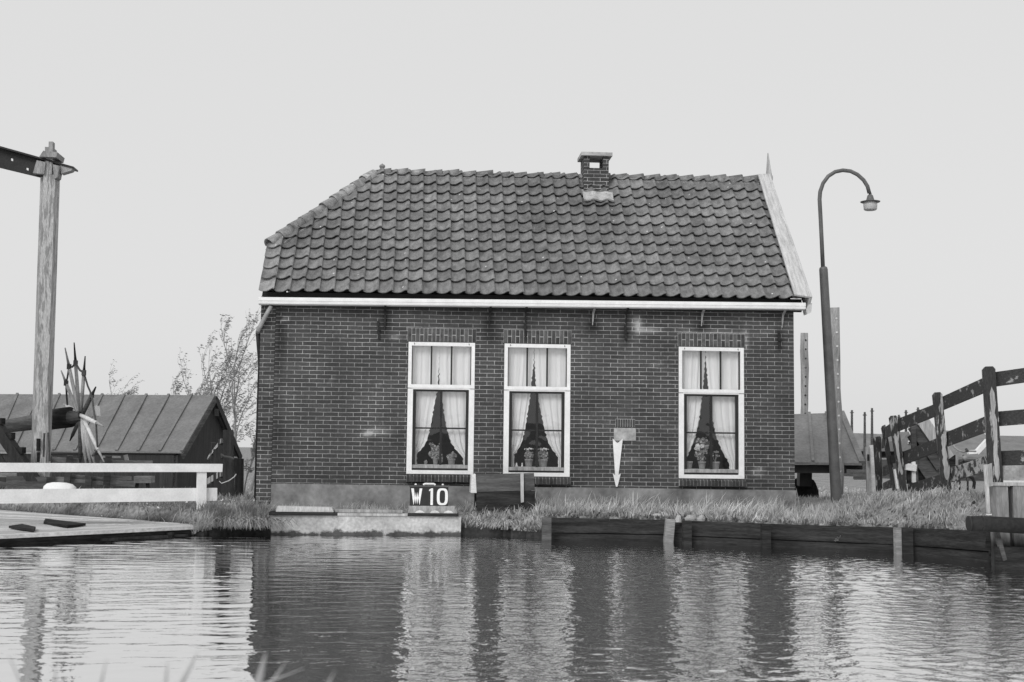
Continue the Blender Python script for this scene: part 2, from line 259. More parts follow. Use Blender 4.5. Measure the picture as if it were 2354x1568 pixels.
class MB:
    def __init__(s): s.v = []; s.f = []; s.t = []; s.cur = 1.
    def add(s, vs, fs):
        k = len(s.v); s.v += [tuple(float(c) for c in p) for p in vs]; s.f += [tuple(i+k for i in f) for f in fs]; s.t += [s.cur]*len(vs); return s
    def hexa(s, a, b):      # two loops of equal length, joined
        n = len(a); fs = [tuple(range(n))[::-1], tuple(range(n, 2*n))] + [(i, (i+1) % n, n+(i+1) % n, n+i) for i in range(n)]
        return s.add(list(a)+list(b), fs)
    def box(s, x0, x1, y0, y1, z0, z1):
        return s.hexa([(x0, y0, z0), (x1, y0, z0), (x1, y1, z0), (x0, y1, z0)], [(x0, y0, z1), (x1, y0, z1), (x1, y1, z1), (x0, y1, z1)])
    def bar(s, p, q, w, h, up=(0, 0, 1), w2=None, h2=None, roll=0.):   # rectangular section from p to q
        p, q = Vector([float(c) for c in p]), Vector([float(c) for c in q]); d = (q-p).normalized(); a = d.cross(Vector(up))
        if a.length < 1e-4: a = d.cross(Vector((0, 1, 0)))
        a.normalize(); b = a.cross(d)
        if roll: a, b = a*math.cos(roll)+b*math.sin(roll), b*math.cos(roll)-a*math.sin(roll)
        w2 = w if w2 is None else w2; h2 = h if h2 is None else h2
        L = lambda c, w, h: [c-a*w/2-b*h/2, c+a*w/2-b*h/2, c+a*w/2+b*h/2, c-a*w/2+b*h/2]
        return s.hexa(L(p, w, h), L(q, w2, h2))
    def tube(s, pts, rad, n=10, cap=True):
        P = [Vector([float(c) for c in p]) for p in pts]; k = len(s.v); vs = []; ref = None
        rad = [rad]*len(P) if isinstance(rad, (int, float)) else rad
        for i, p in enumerate(P):
            d = ((P[min(i+1, len(P)-1)]-P[max(i-1, 0)])).normalized()
            if ref is None: ref = d.orthogonal().normalized()
            ref = (ref-d*ref.dot(d)).normalized(); b = d.cross(ref)
            vs += [p+(ref*math.cos(2*math.pi*j/n)+b*math.sin(2*math.pi*j/n))*rad[i] for j in range(n)]
        fs = [(i*n+j, i*n+(j+1) % n, (i+1)*n+(j+1) % n, (i+1)*n+j) for i in range(len(P)-1) for j in range(n)]
        if cap: fs += [tuple(range(n))[::-1], tuple(range((len(P)-1)*n, len(P)*n))]
        return s.add(vs, fs)
    def lathe(s, c, prof, n=20, axis=(0, 0, 1)):
        c = Vector([float(q) for q in c]); ax = Vector(axis).normalized()
        return s.tube([c+ax*z for r_, z in prof], [max(r_, .0005) for r_, z in prof], n)
    def prism(s, loop, d):   # planar loop pushed along d
        d = Vector(d); a = [Vector([float(c) for c in p]) for p in loop]; return s.hexa(a, [p+d for p in a])
    def mesh(s, name):
        me = bpy.data.meshes.new(name); me.from_pydata(s.v, [], s.f); me.update()
        at = me.attributes.new('tint', 'FLOAT', 'POINT'); at.data.foreach_set('value', s.t); return me
    def build(s, name, m, parent=None, smooth=False, fix=True):
        me = s.mesh(name)
        if fix:
            import bmesh
            bm = bmesh.new(); bm.from_mesh(me); bmesh.ops.recalc_face_normals(bm, faces=bm.faces); bm.to_mesh(me); bm.free()
        o = link(name, me, m, parent, smooth)
        if smooth:
            md = None
        return o
def single(mb, name, m, label, cat, group=None, smooth=False):
    o = mb.build(name, m, None, smooth); tag(o, label, cat, group); return reorigin(o)
def quads(name, V, Q, tint, m, parent=None, smooth=False):
    """Fast mesh from numpy quads."""
    me = bpy.data.meshes.new(name); V = np.asarray(V, np.float32); Q = np.asarray(Q, np.int32)
    me.vertices.add(len(V)); me.vertices.foreach_set('co', V.ravel()); me.loops.add(Q.size); me.loops.foreach_set('vertex_index', Q.ravel())
    me.polygons.add(len(Q)); me.polygons.foreach_set('loop_start', np.arange(0, Q.size, 4, dtype=np.int32)); me.polygons.foreach_set('loop_total', np.full(len(Q), 4, np.int32))
    if smooth: me.polygons.foreach_set('use_smooth', np.ones(len(Q), bool))
    me.update(calc_edges=True)
    if tint is not None:
        at = me.attributes.new('tint', 'FLOAT', 'POINT'); at.data.foreach_set('value', np.asarray(tint, np.float32))
    return link(name, me, m, parent)
def sstep(a, b, x): t = np.clip((x-a)/(b-a), 0, 1); return t*t*(3-2*t)

# ------------------------------------------------------------------ ground and water
SH = np.array([(-400, -330), (-20, -16.8), (-9, -7), (-4.9, -3.31), (-2.79, -1.40), (-2.29, -1.18), (-1.94, -1.16), (.70, -1.1), (1.2, -1.18), (1.80, -1.74), (3.55, -2.2), (6.03, -3.82), (6.5, -5.1), (6.75, -5.5), (9, -7.2), (20, -12), (400, -150)])
def shore(x): return np.interp(x, SH[:, 0], SH[:, 1])
NEAR = -16.9
FE = np.array([(-8, 6.2, .95), (-5.27, 6.42, .80), (-3.06, 6.74, .65), (-.08, 7.37, .567), (2.87, 8.35, .453), (6.32, 9.4, .35), (14, 12, -.1), (40, 20, -.3)])  # y, x, z of the railing foot
def vnoise(x, y, s, seed):
    r = np.random.default_rng(seed); a = np.zeros_like(x, dtype=float)
    for i in range(7):
        k = s*(.6+1.1*r.random()); th = r.random()*6.28; a += np.sin((x*math.cos(th)+y*math.sin(th))*k+r.random()*6.28)
    return a/7
def ground(x, y):
    x = np.asarray(x, float); y = np.asarray(y, float)
    d = y-shore(x)-np.where((x > 1.8) & (x < 7.5), .17+.25*sstep(5.2, 6.2, x), 0)
    h = .31 - .62*sstep(4.5, 11, y)
    h = h + .035*vnoise(x, y, 2.2, 3)*sstep(.5, 2, d)
    soft = ((x < -1.95) & (x > -2.85)) | ((x > .68) & (x < 1.82))
    h = np.where(soft, h*(.3+.7*sstep(0.02, .5, d)), h)
    # quay pocket and deck bed lie lower
    dk = sstep(-2.6, -2.95, x)*(1-sstep(.06, .38, (y+1.3)-(-(x+2.8))*.93))
    h = h*(1-dk)+(.02)*dk
    fx = np.interp(y, FE[:, 0], FE[:, 1]); fz = np.interp(y, FE[:, 0], FE[:, 2]); s = x-fx
    w = sstep(-1.5, -.05, s)*(1-sstep(4, 7, s))*np.where(s < .3, sstep(.1, 1.5, d), 1); h = h*(1-w)+fz*w
    # below the water
    h = np.where(d < 0, -.9, h)
    n = NEAR-y
    h = np.where(y < NEAR, -.9+1.0*sstep(0, .35, n)+.2*sstep(.2, 3, n), h)
    h = np.where(y < -55, h+2.3*sstep(-62, -68, y), h)
    return h
def axis_(a, b, st, far):
    c = list(np.arange(a, b+1e-6, st)); lo, hi = [], []; g = st
    p = a
    while p > -far: g *= 1.28; p -= g; lo.append(p)
    g = st; p = b
    while p < far: g *= 1.28; p += g; hi.append(p)
    return np.array(lo[::-1]+c+hi)
gx = axis_(-9, 11, .1, 3000); gy = axis_(-20, 9, .1, 3500)
X, Y = np.meshgrid(gx, gy); Z = ground(X, Y)
nx, ny = len(gx), len(gy); idx = np.arange(nx*ny).reshape(ny, nx)
Q = np.stack([idx[:-1, :-1], idx[:-1, 1:], idx[1:, 1:], idx[1:, :-1]], -1).reshape(-1, 4)
go = quads('ground', np.stack([X, Y, Z], -1).reshape(-1, 3), Q, None, SOILM, smooth=True); tag(go, None, None, kind='structure')
# water: real ripples near the house, flat farther off
wx = np.concatenate([[-300, -60, -20], np.arange(-9, 10.01, .026), [20, 60, 300]]); wy = np.concatenate([[-17.2, -16.], np.arange(-14.5, -.4, .024), [0.0]])
WX, WY = np.meshgrid(wx, wy); wz = np.zeros_like(WX); r5 = np.random.default_rng(5)
patch = vnoise(WX, WY, .55, 21)
rough_ = sstep(-2.5, 3.0, WX+1.2*patch*2)          # the breeze ruffles the right-hand side more
gust = .6+.7*sstep(-.25, .35, vnoise(WX*.6, WY*1.4, .9, 31))
for i in range(80):
    lam = .07*(.55/.07)**r5.random(); th = R(90)+r5.normal()*R(14); k = 2*math.pi/lam
    a = .00095*lam**.95*(.55+.45*r5.random()); wz += a*np.sin((WX*math.cos(th)+WY*math.sin(th))*k+r5.random()*6.28)*(.45+.75*sstep(-.3, .4, vnoise(WX*.35, WY*1.3, 1.1, 44)))*(1-.4*rough_)
for i in range(110):
    lam = .075*(.28/.075)**r5.random(); th = R(75)+r5.normal()*R(50); k = 2*math.pi/lam
    a = .00125*lam**1.0; wz += a*np.sin((WX*math.cos(th)+WY*math.sin(th))*k+r5.random()*6.28)*(.10+.95*rough_)*gust
edge = sstep(-9, -8.4, WX)*(1-sstep(9.3, 10, WX)); wz *= edge
nx, ny = len(wx), len(wy); idx = np.arange(nx*ny).reshape(ny, nx)
Q = np.stack([idx[:-1, :-1], idx[:-1, 1:], idx[1:, 1:], idx[1:, :-1]], -1).reshape(-1, 4)
wo_ = quads('water', np.stack([WX, WY, wz], -1).reshape(-1, 3), Q, None, WATERM, smooth=True); tag(wo_, None, None, kind='structure')
# ================================================================== the brick house
XL, XJ, XR = -2.281, -2.061, 5.815      # left corner, joint beside the pier, right corner
YB = 4.2; ALPHA = R(46.45); ca, sa = math.cos(ALPHA), math.sin(ALPHA)
tilt = lambda x: .0085*(x-1.5)          # the old house sags to the left
house = thing('brick_house', 'dark brick canal cottage with a pantiled half-hipped roof and three white windows', 'house', (1.77, 0, .2))
# windows: outer frame in the view (x left, x right, y top, y bottom)
WIN = [(935.6, 1090.2, 786.5, 1090.3), (1157, 1310.6, 790.4, 1095.8), (1559, 1710.2, 797.9, 1100.5)]
WR = []
for (a, b, t, d) in WIN:
    m_ = (a+b)/2; WR.append((atY(a, (t+d)/2)[0], atY(b, (t+d)/2)[0], atY(m_, d)[2], atY(m_, t)[2]))
# front wall: a fine sheet with the openings left out; 'tint' carries soot and lime stains, plus shade painted under gutter and sills
xs = sorted(set(list(np.round(np.arange(XJ, XR, .06), 4))+[XR]+[w[i] for w in WR for i in (0, 1)]))
zs = sorted(set(list(np.round(np.arange(.1, 3.47, .06), 4))+[3.47]+[w[i] for w in WR for i in (2, 3)]))
STAINS_SHADE = [(885, 745, 11, 34, .32), (1125, 745, 18, 30, .28), (1130, 775, 14, 14, .6), (1207, 770, 12, 26, .45), (1362, 752, 20, 16, .25), (1362, 735, 8, 16, .5), (1438, 770, 12, 30, .4),
          (1612, 752, 18, 16, .3), (1790, 780, 10, 32, .4), (645, 770, 9, 70, .45), (1010, 1112, 78, 11, .45), (1240, 1116, 76, 10, .5), (1640, 1118, 76, 10, .4), (1200, 712, 640, 8, .6), (640, 930, 10, 200, .75)]  # wide entries paint shade below the sills, and dirt with shade below the gutter
LIMES = [(1462, 742, 7, 12, 3.6), (1490, 760, 24, 4, 4.2), (865, 992, 26, 4.5, 4.6), (845, 996, 10, 3, 4), (1742, 1084, 11, 8, 4.2), (1640, 766, 82, 4, 4.2), (1712, 782, 5, 22, 3.2), (908, 778, 9, 3.5, 3.5), (655, 733, 6, 5, 4.5),
         (1560, 985, 26, 3, 2.3), (870, 882, 4, 3, 3.5), (1760, 958, 10, 3, 2.5), (760, 872, 3, 3, 3), (1470, 752, 5, 14, 3.4), (1700, 1096, 5, 5, 3.2), (1400, 900, 40, 3, 1.7), (720, 850, 50, 3, 1.6), (1120, 1000, 16, 5, 1.7), (1450, 1060, 30, 3, 1.8), (1770, 1050, 30, 3, 1.9), (1505, 840, 14, 3, 1.8), (700, 1010, 40, 3, 1.7), (640, 1090, 12, 5, 1.8)]
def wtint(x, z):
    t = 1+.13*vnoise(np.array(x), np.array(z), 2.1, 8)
    for (px, py, sx, sy, v) in STAINS_SHADE+LIMES:
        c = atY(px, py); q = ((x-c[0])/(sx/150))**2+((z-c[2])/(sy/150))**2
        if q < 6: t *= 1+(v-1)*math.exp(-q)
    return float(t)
vi = {}; V = []; T = []; F = []
def vid(x, y, z):
    k = (round(x, 4), round(y, 4), round(z, 4))
    if k not in vi: vi[k] = len(V); V.append(k); T.append(wtint(x, z) if y == 0 else 1.)
    return vi[k]
for i in range(len(xs)-1):
    for j in range(len(zs)-1):
        cx, cz = (xs[i]+xs[i+1])/2, (zs[j]+zs[j+1])/2
        if any(w[0] < cx < w[1] and w[2] < cz < w[3] for w in WR): continue
        F.append((vid(xs[i], 0, zs[j]), vid(xs[i+1], 0, zs[j]), vid(xs[i+1], 0, zs[j+1]), vid(xs[i], 0, zs[j+1])))
for (a, b, d, t) in WR:   # reveals
    q = lambda *p: F.append(tuple(vid(*c) for c in p))
    q((a, 0, d), (a, .22, d), (a, .22, t), (a, 0, t)); q((b, 0, d), (b, 0, t), (b, .22, t), (b, .22, d))
    q((a, 0, d), (b, 0, d), (b, .22, d), (a, .22, d)); q((a, 0, t), (a, .22, t), (b, .22, t), (b, 0, t))
zr = lambda y: 3.42+(min(y, YB-y)+.0)*sa/ca
for x, e in ((XL, 0), (XR, 1)):
    p = [(x, 0, .1), (x, YB, .1), (x, YB, 3.42), (x, YB/2, 3.42+YB/2*sa/ca), (x, 0, 3.42)] if e else [(x, .03, .1), (x, YB, .1), (x, YB, 3.42), (x, YB-.72, 4.16), (x, .72, 4.16), (x, .03, 3.42)]
    F.append(tuple(vid(*c) for c in p))
F.append(tuple(vid(*c) for c in [(XL, YB, .1), (XR, YB, .1), (XR, YB, 3.42), (XL, YB, 3.42)]))
me = bpy.data.meshes.new('wall'); me.from_pydata(V, [], F); at_ = me.attributes.new('tint', 'FLOAT', 'POINT'); at_.data.foreach_set('value', T)
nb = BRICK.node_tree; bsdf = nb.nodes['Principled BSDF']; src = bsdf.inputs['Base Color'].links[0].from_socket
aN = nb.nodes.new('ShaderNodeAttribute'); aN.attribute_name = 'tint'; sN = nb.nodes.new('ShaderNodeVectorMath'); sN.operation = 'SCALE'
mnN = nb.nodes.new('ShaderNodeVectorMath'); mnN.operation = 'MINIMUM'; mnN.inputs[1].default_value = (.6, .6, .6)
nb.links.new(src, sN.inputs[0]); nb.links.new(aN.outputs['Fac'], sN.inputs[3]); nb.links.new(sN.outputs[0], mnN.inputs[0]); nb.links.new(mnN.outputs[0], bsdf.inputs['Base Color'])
link('wall', me, BRICK, house)
MB().box(XL, XJ-.004, -.004, .03, .1, 3.44).build('corner_pier', BRICK2, house)
m = MB(); m.hexa([(XJ, -.014, .05), (XR+.02, -.014, .05), (XR+.02, .0, .05), (XJ, .0, .05)], [(XJ, -.014, .661), (XR+.02, -.014, .632), (XR+.02, -.001, .636), (XJ, -.001, .665)])
m.build('plinth', PLASTER, house)
# the room behind the windows: five dark faces
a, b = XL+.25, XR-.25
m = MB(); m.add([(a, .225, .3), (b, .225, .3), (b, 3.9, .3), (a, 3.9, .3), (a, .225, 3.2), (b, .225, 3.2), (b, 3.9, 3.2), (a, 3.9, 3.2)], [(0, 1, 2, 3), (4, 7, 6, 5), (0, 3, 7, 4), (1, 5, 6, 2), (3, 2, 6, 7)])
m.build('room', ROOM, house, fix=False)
# ---- windows
tf = lambda p: (p-786.5)/303.5
def window(k, w):
    x0, x1, z0, z1 = w; Wd, Hd = x1-x0, z1-z0
    ux = lambda f: x0+f*Wd
    uz = lambda p: z1-tf(p)*Hd
    Yf = -.006
    fr = MB(); g = .004
    fr.box(x0+g, x1-g, Yf, .1, uz(795.5), z1-g)                          # head
    for s in (0, 1):
        l, r = (ux(0)+g, ux(.0556)) if s == 0 else (ux(.9444), ux(1)-g)
        fr.box(l, r, Yf, .1, uz(884.7), uz(795.5))                       # upper stiles
        l, r = (ux(0)+g, ux(.0827)) if s == 0 else (ux(.915), ux(1)-g)
        fr.box(l, r, Yf, .1, uz(1080.8), uz(894.5))
    fr.box(x0+g, x1-g, Yf-.006, .1, uz(893.), uz(884.7)); fr.box(ux(.075), ux(.922), Yf+.004, .1, uz(896), uz(893.))
    fr.box(x0+g, x1-g, Yf-.004, .1, z0+g, uz(1080.8))
    f = fr.build('window', WHITE, house); f['label'] = 'white painted window frame'
    md = MB()
    for c in (.349, .649): md.box(ux(c-.0125), ux(c+.0125), .03, .055, uz(884.7), uz(795.5))
    for q in (.0556, .9444): md.box(ux(q)-(.0 if q < .5 else .012), ux(q)+(.012 if q < .5 else 0), .032, .06, uz(884.7), uz(795.5))
    md.build('glazing_bar', SASHM, f)
    sa_ = MB(); A, B = ux(.0827), ux(.915)
    sa_.box(A, ux(.131), .02, .065, uz(1069), uz(896)); sa_.box(ux(.872), B, .02, .065, uz(1069), uz(896))
    sa_.box(ux(.131), ux(.872), .02, .065, uz(900.5), uz(896))
    sa_.box(ux(.488), ux(.522), .026, .06, uz(1069), uz(900.5)); sa_.box(ux(.131), ux(.488), .03, .058, uz(986.5), uz(983)); sa_.box(ux(.522), ux(.872), .03, .058, uz(986.5), uz(983))
    sa_.box(A, B, .04, .09, uz(1080.8), uz(1076.3))
    sa_.build('sash', SASHM, f)
    MB().box(A+.002, B-.002, .016, .07, uz(1076.3), uz(1068.6)).build('sash_rail', PALEWOOD, f)
    p = MB(); p.add([(ux(.05), .048, uz(886)), (ux(.95), .048, uz(886)), (ux(.95), .048, uz(794)), (ux(.05), .048, uz(794))], [(0, 1, 2, 3)])
    p.build('pane', GLASS, f, fix=False)
    p = MB(); p.add([(ux(.13), .046, uz(1070)), (ux(.875), .046, uz(1070)), (ux(.875), .046, uz(899)), (ux(.13), .046, uz(899))], [(0, 1, 2, 3)])
    p.build('pane', GLASS, f, fix=False)
    for c in (.09, .905): hk = MB(); hk.bar((ux(c), Yf-.004, uz(789)), (ux(c)+.004, Yf-.004, uz(793)), .008, .006, up=(0, 1, 0)); hk.build('hook', IRON, f)
    st = MB(); st.add([(ux(.01), .1, uz(1068)), (ux(.99), .1, uz(1068)), (ux(.99), .222, uz(1068)), (ux(.01), .222, uz(1068)), (ux(.01), .1, uz(1071)), (ux(.99), .1, uz(1071)), (ux(.99), .222, uz(1071)), (ux(.01), .222, uz(1071))], [(0, 1, 2, 3), (4, 5, 6, 7), (0, 1, 5, 4)])
    st.build('inner_sill', WORNWHITE, f)
    # brick-on-edge sill
    sl = MB(); n = 19; q0, q1 = x0+.005, x1+.01
    for i in range(n):
        sl.cur = .65+.6*rnd.random(); a = q0+(q1-q0)*i/n+.003; b = q0+(q1-q0)*(i+1)/n-.003; j = rnd.uniform(-.004, .004)
        pr = lambda x: [(x, -.001, z0-.002), (x, -.062+j, z0-.034), (x, -.062+j, z0-.112+j), (x, -.001, z0-.118)]
        sl.hexa(pr(a), pr(b))
    s = sl.build('sill', SILLBRICK, house)
    m2 = MB(); pr = lambda x: [(x, -.001, z0-.006), (x, -.055, z0-.036), (x, -.055, z0-.11), (x, -.001, z0-.114)]
    m2.hexa(pr(q0), pr(q1)).build('mortar_bed', MORTAR, s)
    lintel(x0-.012, x1+.012, z1+.006, z1+.205, 17)
    return ux, uz
def lintel(x0, x1, z0, z1, n, split=True):
    b_ = MB()
    for i in range(n):
        a = x0+(x1-x0)*i/n+.004; b = x0+(x1-x0)*(i+1)/n-.004; b_.cur = .5+.6*rnd.random(); y = -.006-rnd.random()*.003
        if split and i % 2:
            zm = z0+(z1-z0)*.5; b_.box(a, b, y, -.0025, zm+.008, z1-.002); b_.cur = .45+.5*rnd.random(); b_.box(a, b, y, -.0025, z0, zm-.006)
        else: b_.box(a, b, y, -.0025, z0, z1-.002)
    l = b_.build('lintel', SOLDIER, house)
    MB().box(x0, x1, -.003, -.0005, z0, z1+.004).build('mortar_bed', MORTAR, l)
WINF = [window(k, w) for k, w in enumerate(WR)]
pa, pb = atY(1410.5, 983.5), atY(1461, 1013)
pl = MB().box(pa[0], pb[0], -.012, -.001, pb[2], pa[2]).build('plaque', CONCRETE, house); pl['label'] = 'blank pale stone plaque'
q = atY(1414, 982), atY(1459, 964); lintel(q[0][0], q[1][0], q[0][2]+.004, q[1][2], 8, False)
# ---- gutter, brackets, pipe
gz = lambda x: 3.404+(x+2.294)*.0101
m = MB(); prof = [(-.2, 0), (-.203, -.05), (-.192, -.056), (-.192, -.062), (-.2, -.066), (-.196, -.094), (-.18, -.104), (-.045, -.104), (-.045, -.01), (-.19, -.01)]
ga, gb = -2.30, 5.945
m.hexa([(ga, y, gz(ga)+z) for y, z in prof], [(gb, y, gz(gb)+z) for y, z in prof]); m.build('gutter', WHITE, house)
MB().hexa([(XL+.03, -.042, 3.30), (XL+.03, -.004, 3.30), (XL+.03, -.004, 3.5), (XL+.03, -.042, 3.5)], [(5.93, -.042, 3.36), (5.93, -.004, 3.36), (5.93, -.004, 3.56), (5.93, -.042, 3.56)]).build('eaves_gap_shade', ROOFWOOD, house)  # near-black board stands in for the shaded gap above the gutter
for (px, ln, pale) in ((885, .30, 0), (1125, .2, 0), (1207, .22, 0), (1362, .2, 1), (1438, .22, 0), (1612, .2, 1), (1797, .21, 1)):
    x = atY(px, 720)[0]; z = gz(x)-.105
    b = MB().bar((x+.006, -.17, z), (x+.003, -.04, z-.07), .035, .012, up=(0, 1, .3)).bar((x+.003, -.04, z-.07), (x, -.014, z-ln), .03, .012, up=(0, 1, .3), w2=.02).bar((x, -.012, z-ln), (x-.004, -.012, z-ln-.05), .014, .012, up=(0, 1, 0)).build('gutter_bracket', ZINC if pale else IRON, house)
for (px, y0, y1) in ((869, 738, 780), (1206, 742, 782), (1436, 746, 782), (1789, 762, 803)):
    a, b = atY(px, y0), atY(px+2, y1); mid = (a+b)/2
    MB().bar((a[0], -.012, a[2]), (b[0], -.012, b[2]), .035, .02, up=(0, 1, 0)).bar((mid[0]-.02, -.02, mid[2]), (mid[0]+.035, -.02, mid[2]), .02, .03, up=(0, 1, 0)).build('wall_anchor', IRON, house)
A = atY(623, 703, -.13); B = atY(594, 757, -.02); 
MB().tube([A, A*.5+B*.5, B, (B[0]-.012, .04, B[2]-.04)], [.03, .032, .034, .036], 12).build('downpipe', ZINC, house, True)
MB().tube([(B[0]-.014, .05, B[2]-.03), (B[0]+.0, .35, B[2]-.5), (-2.33, .5, 1.9), (-2.33, .5, .34)], .038, 12).build('downpipe', IRON, house, True)
# ---- roof
EX = -2.286; CW = .2168; NC = 38; EXP = .2545; VR = 3.165
def hipu(v):
    y = -.12+v*ca
    return 0 if y < .60 else (y-.60)/(2.05-.60)*(1.66)+.0
prof = [(0, .030), (.08, .016), (.2, .004), (.36, 0), (.52, .005), (.66, .019), (.78, .039), (.88, .054), (.97, .059), (1.05, .048)]
def tiles(back=False):
    V = []; Q = []; T = []; r = np.random.default_rng(3 if not back else 4)
    for i in range(NC):
        for j in range(13):
            t = float(np.clip(r.normal(1, .085), .75, 1.4)); ju, jv, jn, rot = r.normal(0, .004), r.normal(0, .005), abs(r.normal(0, .003)), r.normal(0, .006)
            v0 = j*EXP-.005; first = i == 0
            if first: t *= 1.35; jn += .02; v0 -= .03
            if j == 0: v0 += r.normal(-.042, .004)
            if i*CW+CW*.8 < hipu(v0+.1): continue
            rows = [0, .5, 1]; L_ = EXP+.06+(.045 if j == 0 else 0); base = len(V)
            for q in rows:
                v = v0+jv+q*L_
                v = min(v, VR)
                for (u, h) in prof:
                    uu = i*CW+u*CW+ju+rot*(q-.5); hu = hipu(v)-.03
                    uu = max(uu, hu); n = h+.052*(1-q)+.016+jn
                    V.append((uu, v, n)); T.append(t)
            npf = len(prof)
            for k in range(npf): u, v, n = V[base+k]; V.append((u, v+.002, n-.016)); T.append(t*.9)
            for a in range(2):
                for k in range(npf-1): Q.append((base+a*npf+k, base+a*npf+k+1, base+(a+1)*npf+k+1, base+(a+1)*npf+k))
            lb = base+3*npf
            V2 = len(V)
            for k in range(npf): V.append(V[base+k]); T.append(t*.8)
            for k in range(npf-1): Q.append((lb+k, lb+k+1, V2+k+1, V2+k))
    V = np.array(V); u, v, n = V.T
    x = EX+u; y = -.12+v*ca-n*sa; z = 3.486+.0062*u+v*sa+n*ca
    if back: y = YB-y
    return np.stack([x, y, z], -1), np.array(Q), np.array(T)
V, Q, T = tiles(); rf = quads('roof', V, Q, T, TILE, house, smooth=True); rf['label'] = 'front roof slope of S-shaped pantiles'
V, Q, T = tiles(True); quads('roof', V, Q, T, TILE, house, smooth=True)
ev = lambda u, v, n=0: Vector((EX+u, -.12+v*ca-n*sa, 3.486+.0062*u+v*sa+n*ca))
m = MB()   # boarding under the tiles, both slopes, and the hip face
UM = 8.25; hb = (.72)/ca
fr_ = [ev(.06, .06, -.02), ev(UM, .06, -.02), ev(UM, VR, -.02), ev(1.66, VR, -.02), ev(.06, hb, -.02)]
mir = lambda p: Vector((p.x, YB-p.y, p.z))
m.add(fr_, [(0, 1, 2, 3, 4)]); m.add([mir(p) for p in fr_], [(4, 3, 2, 1, 0)])
m.build('roof_boarding', ROOFWOOD, house, fix=False)
hp = [ev(-.02, hb-.05, .03), ev(1.64, VR+.01, .03)]; m = MB(); m.add([hp[0], hp[1], mir(hp[0])], [(0, 1, 2)]); m.cur = 1; m.build('roof', TILE, house, fix=False)
def caps(pts, r, seed, up_end, name, mirror=False, tl=1.):
    V = []; Q = []; T = []; rr = np.random.default_rng(seed)
    for a, b in pts:
        a, b = Vector(a), Vector(b); d = (b-a).normalized(); s = d.cross(Vector((0, 0, 1))).normalized(); up = s.cross(d); t = float(np.clip(rr.normal(tl, .13), .65, 1.5)); base = len(V); N_ = 12
        j = rr.normal(0, .006)
        for (p, rad, lift) in ((a, r*.94, 0), (b, r*1.04, up_end)):
            for q in (0, .016):
                for k in range(N_+1):
                    th = math.pi*(k/N_)*1.12-.06*math.pi; V.append(tuple(p+s*math.cos(th)*(rad-q)+up*(math.sin(th)*(rad-q)+lift+j))); T.append(t)
        M_ = N_+1
        for k in range(N_):
            Q.append((base+k, base+k+1, base+2*M_+k+1, base+2*M_+k)); Q.append((base+2*M_+k, base+2*M_+k+1, base+3*M_+k+1, base+3*M_+k)); Q.append((base+M_+k, base+3*M_+k, base+3*M_+k+1, base+M_+k+1))
            Q.append((base+k, base+M_+k, base+M_+k+1, base+k+1))
    return quads(name, V, Q, T, CAPTILE, house)
rz = lambda x: 5.762+(x+.6)*.0088-.02*math.sin(max(0, min(1, (x+.6)/6.4))*math.pi)
rx = np.arange(-.74, 5.80, .285)
caps([((x, YB/2-.02, rz(x)-.015), (min(x+.31, 5.83), YB/2-.02, rz(x+.31)-.01)) for x in rx], .115, 5, .03, 'ridge_tile')
h0, h1 = Vector((-2.235, .655, 4.32)), Vector((-.70, 2.03, 5.755))
n = 10; hps = [(h1.lerp(h0, i/n), h1.lerp(h0, (i+1.12)/n)) for i in range(n)]
caps(hps, .1, 6, .014, 'hip_tile', tl=1.25)
caps([(mir(a), mir(b)) for a, b in hps], .1, 7, .014, 'hip_tile', tl=1.2)
m = MB(); 
m.bar((-.75, YB/2-.02, rz(-.75)-.075), (5.82, YB/2-.02, rz(5.82)-.075), .30, .09); m.bar(h0+Vector((.12, .05, .0)), h1+Vector((0, .02, -.07)), .27, .06)
m.build('ridge_mortar', BEDDING, house)
# barge board on the right verge
m = MB(); a0, a1 = ev(8.045, -.035, .14), ev(8.10, VR+.03, .14); o0, o1 = ev(8.285, -.09, .14), ev(8.285, VR+.05, .14)
m.hexa([a0, o0, o0-Vector((0, -sa, ca))*.03, a0-Vector((0, -sa, ca))*.03], [a1, o1, o1-Vector((0, -sa, ca))*.03, a1-Vector((0, -sa, ca))*.03])
m.build('barge_board', BARGE, house)
m = MB(); e0, e1 = ev(8.27, -.10, .0), ev(8.27, VR+.03, .0); nn = Vector((0, -sa, ca))
m.hexa([e0+nn*.15, e0+nn*.15+Vector((.035, 0, 0)), e0-nn*.16+Vector((.035, 0, 0)), e0-nn*.16], [e1+nn*.15, e1+nn*.15+Vector((.035, 0, 0)), e1-nn*.10+Vector((.035, 0, 0)), e1-nn*.10])
m.build('barge_board', BARGE, house)
m = MB(); b0 = [mir(ev(8.045, -.06, .14)), mir(ev(8.285, -.06, .14)), mir(ev(8.285, -.06, .0)), mir(ev(8.045, -.06, .0))]; b1 = [mir(ev(8.10, VR+.03, .14)), mir(ev(8.285, VR+.03, .14)), mir(ev(8.285, VR+.03, .0)), mir(ev(8.10, VR+.03, .0))]
m.hexa(b0, b1).build('barge_board', BARGE, house)
c = crop(2700, 1000, 6.272); P_ = lambda x, y, Y: atY(*c(x, y), Y)
m = MB(); lp = [P_(1235, 600, -.19), P_(1275, 565, -.19), P_(1325, 545, -.19), P_(1310, 755, -.19), P_(1215, 800, -.19), P_(1190, 690, -.19)]
m.prism(lp, (0, .17, 0)).build('gutter_end_block', BARGE, house)
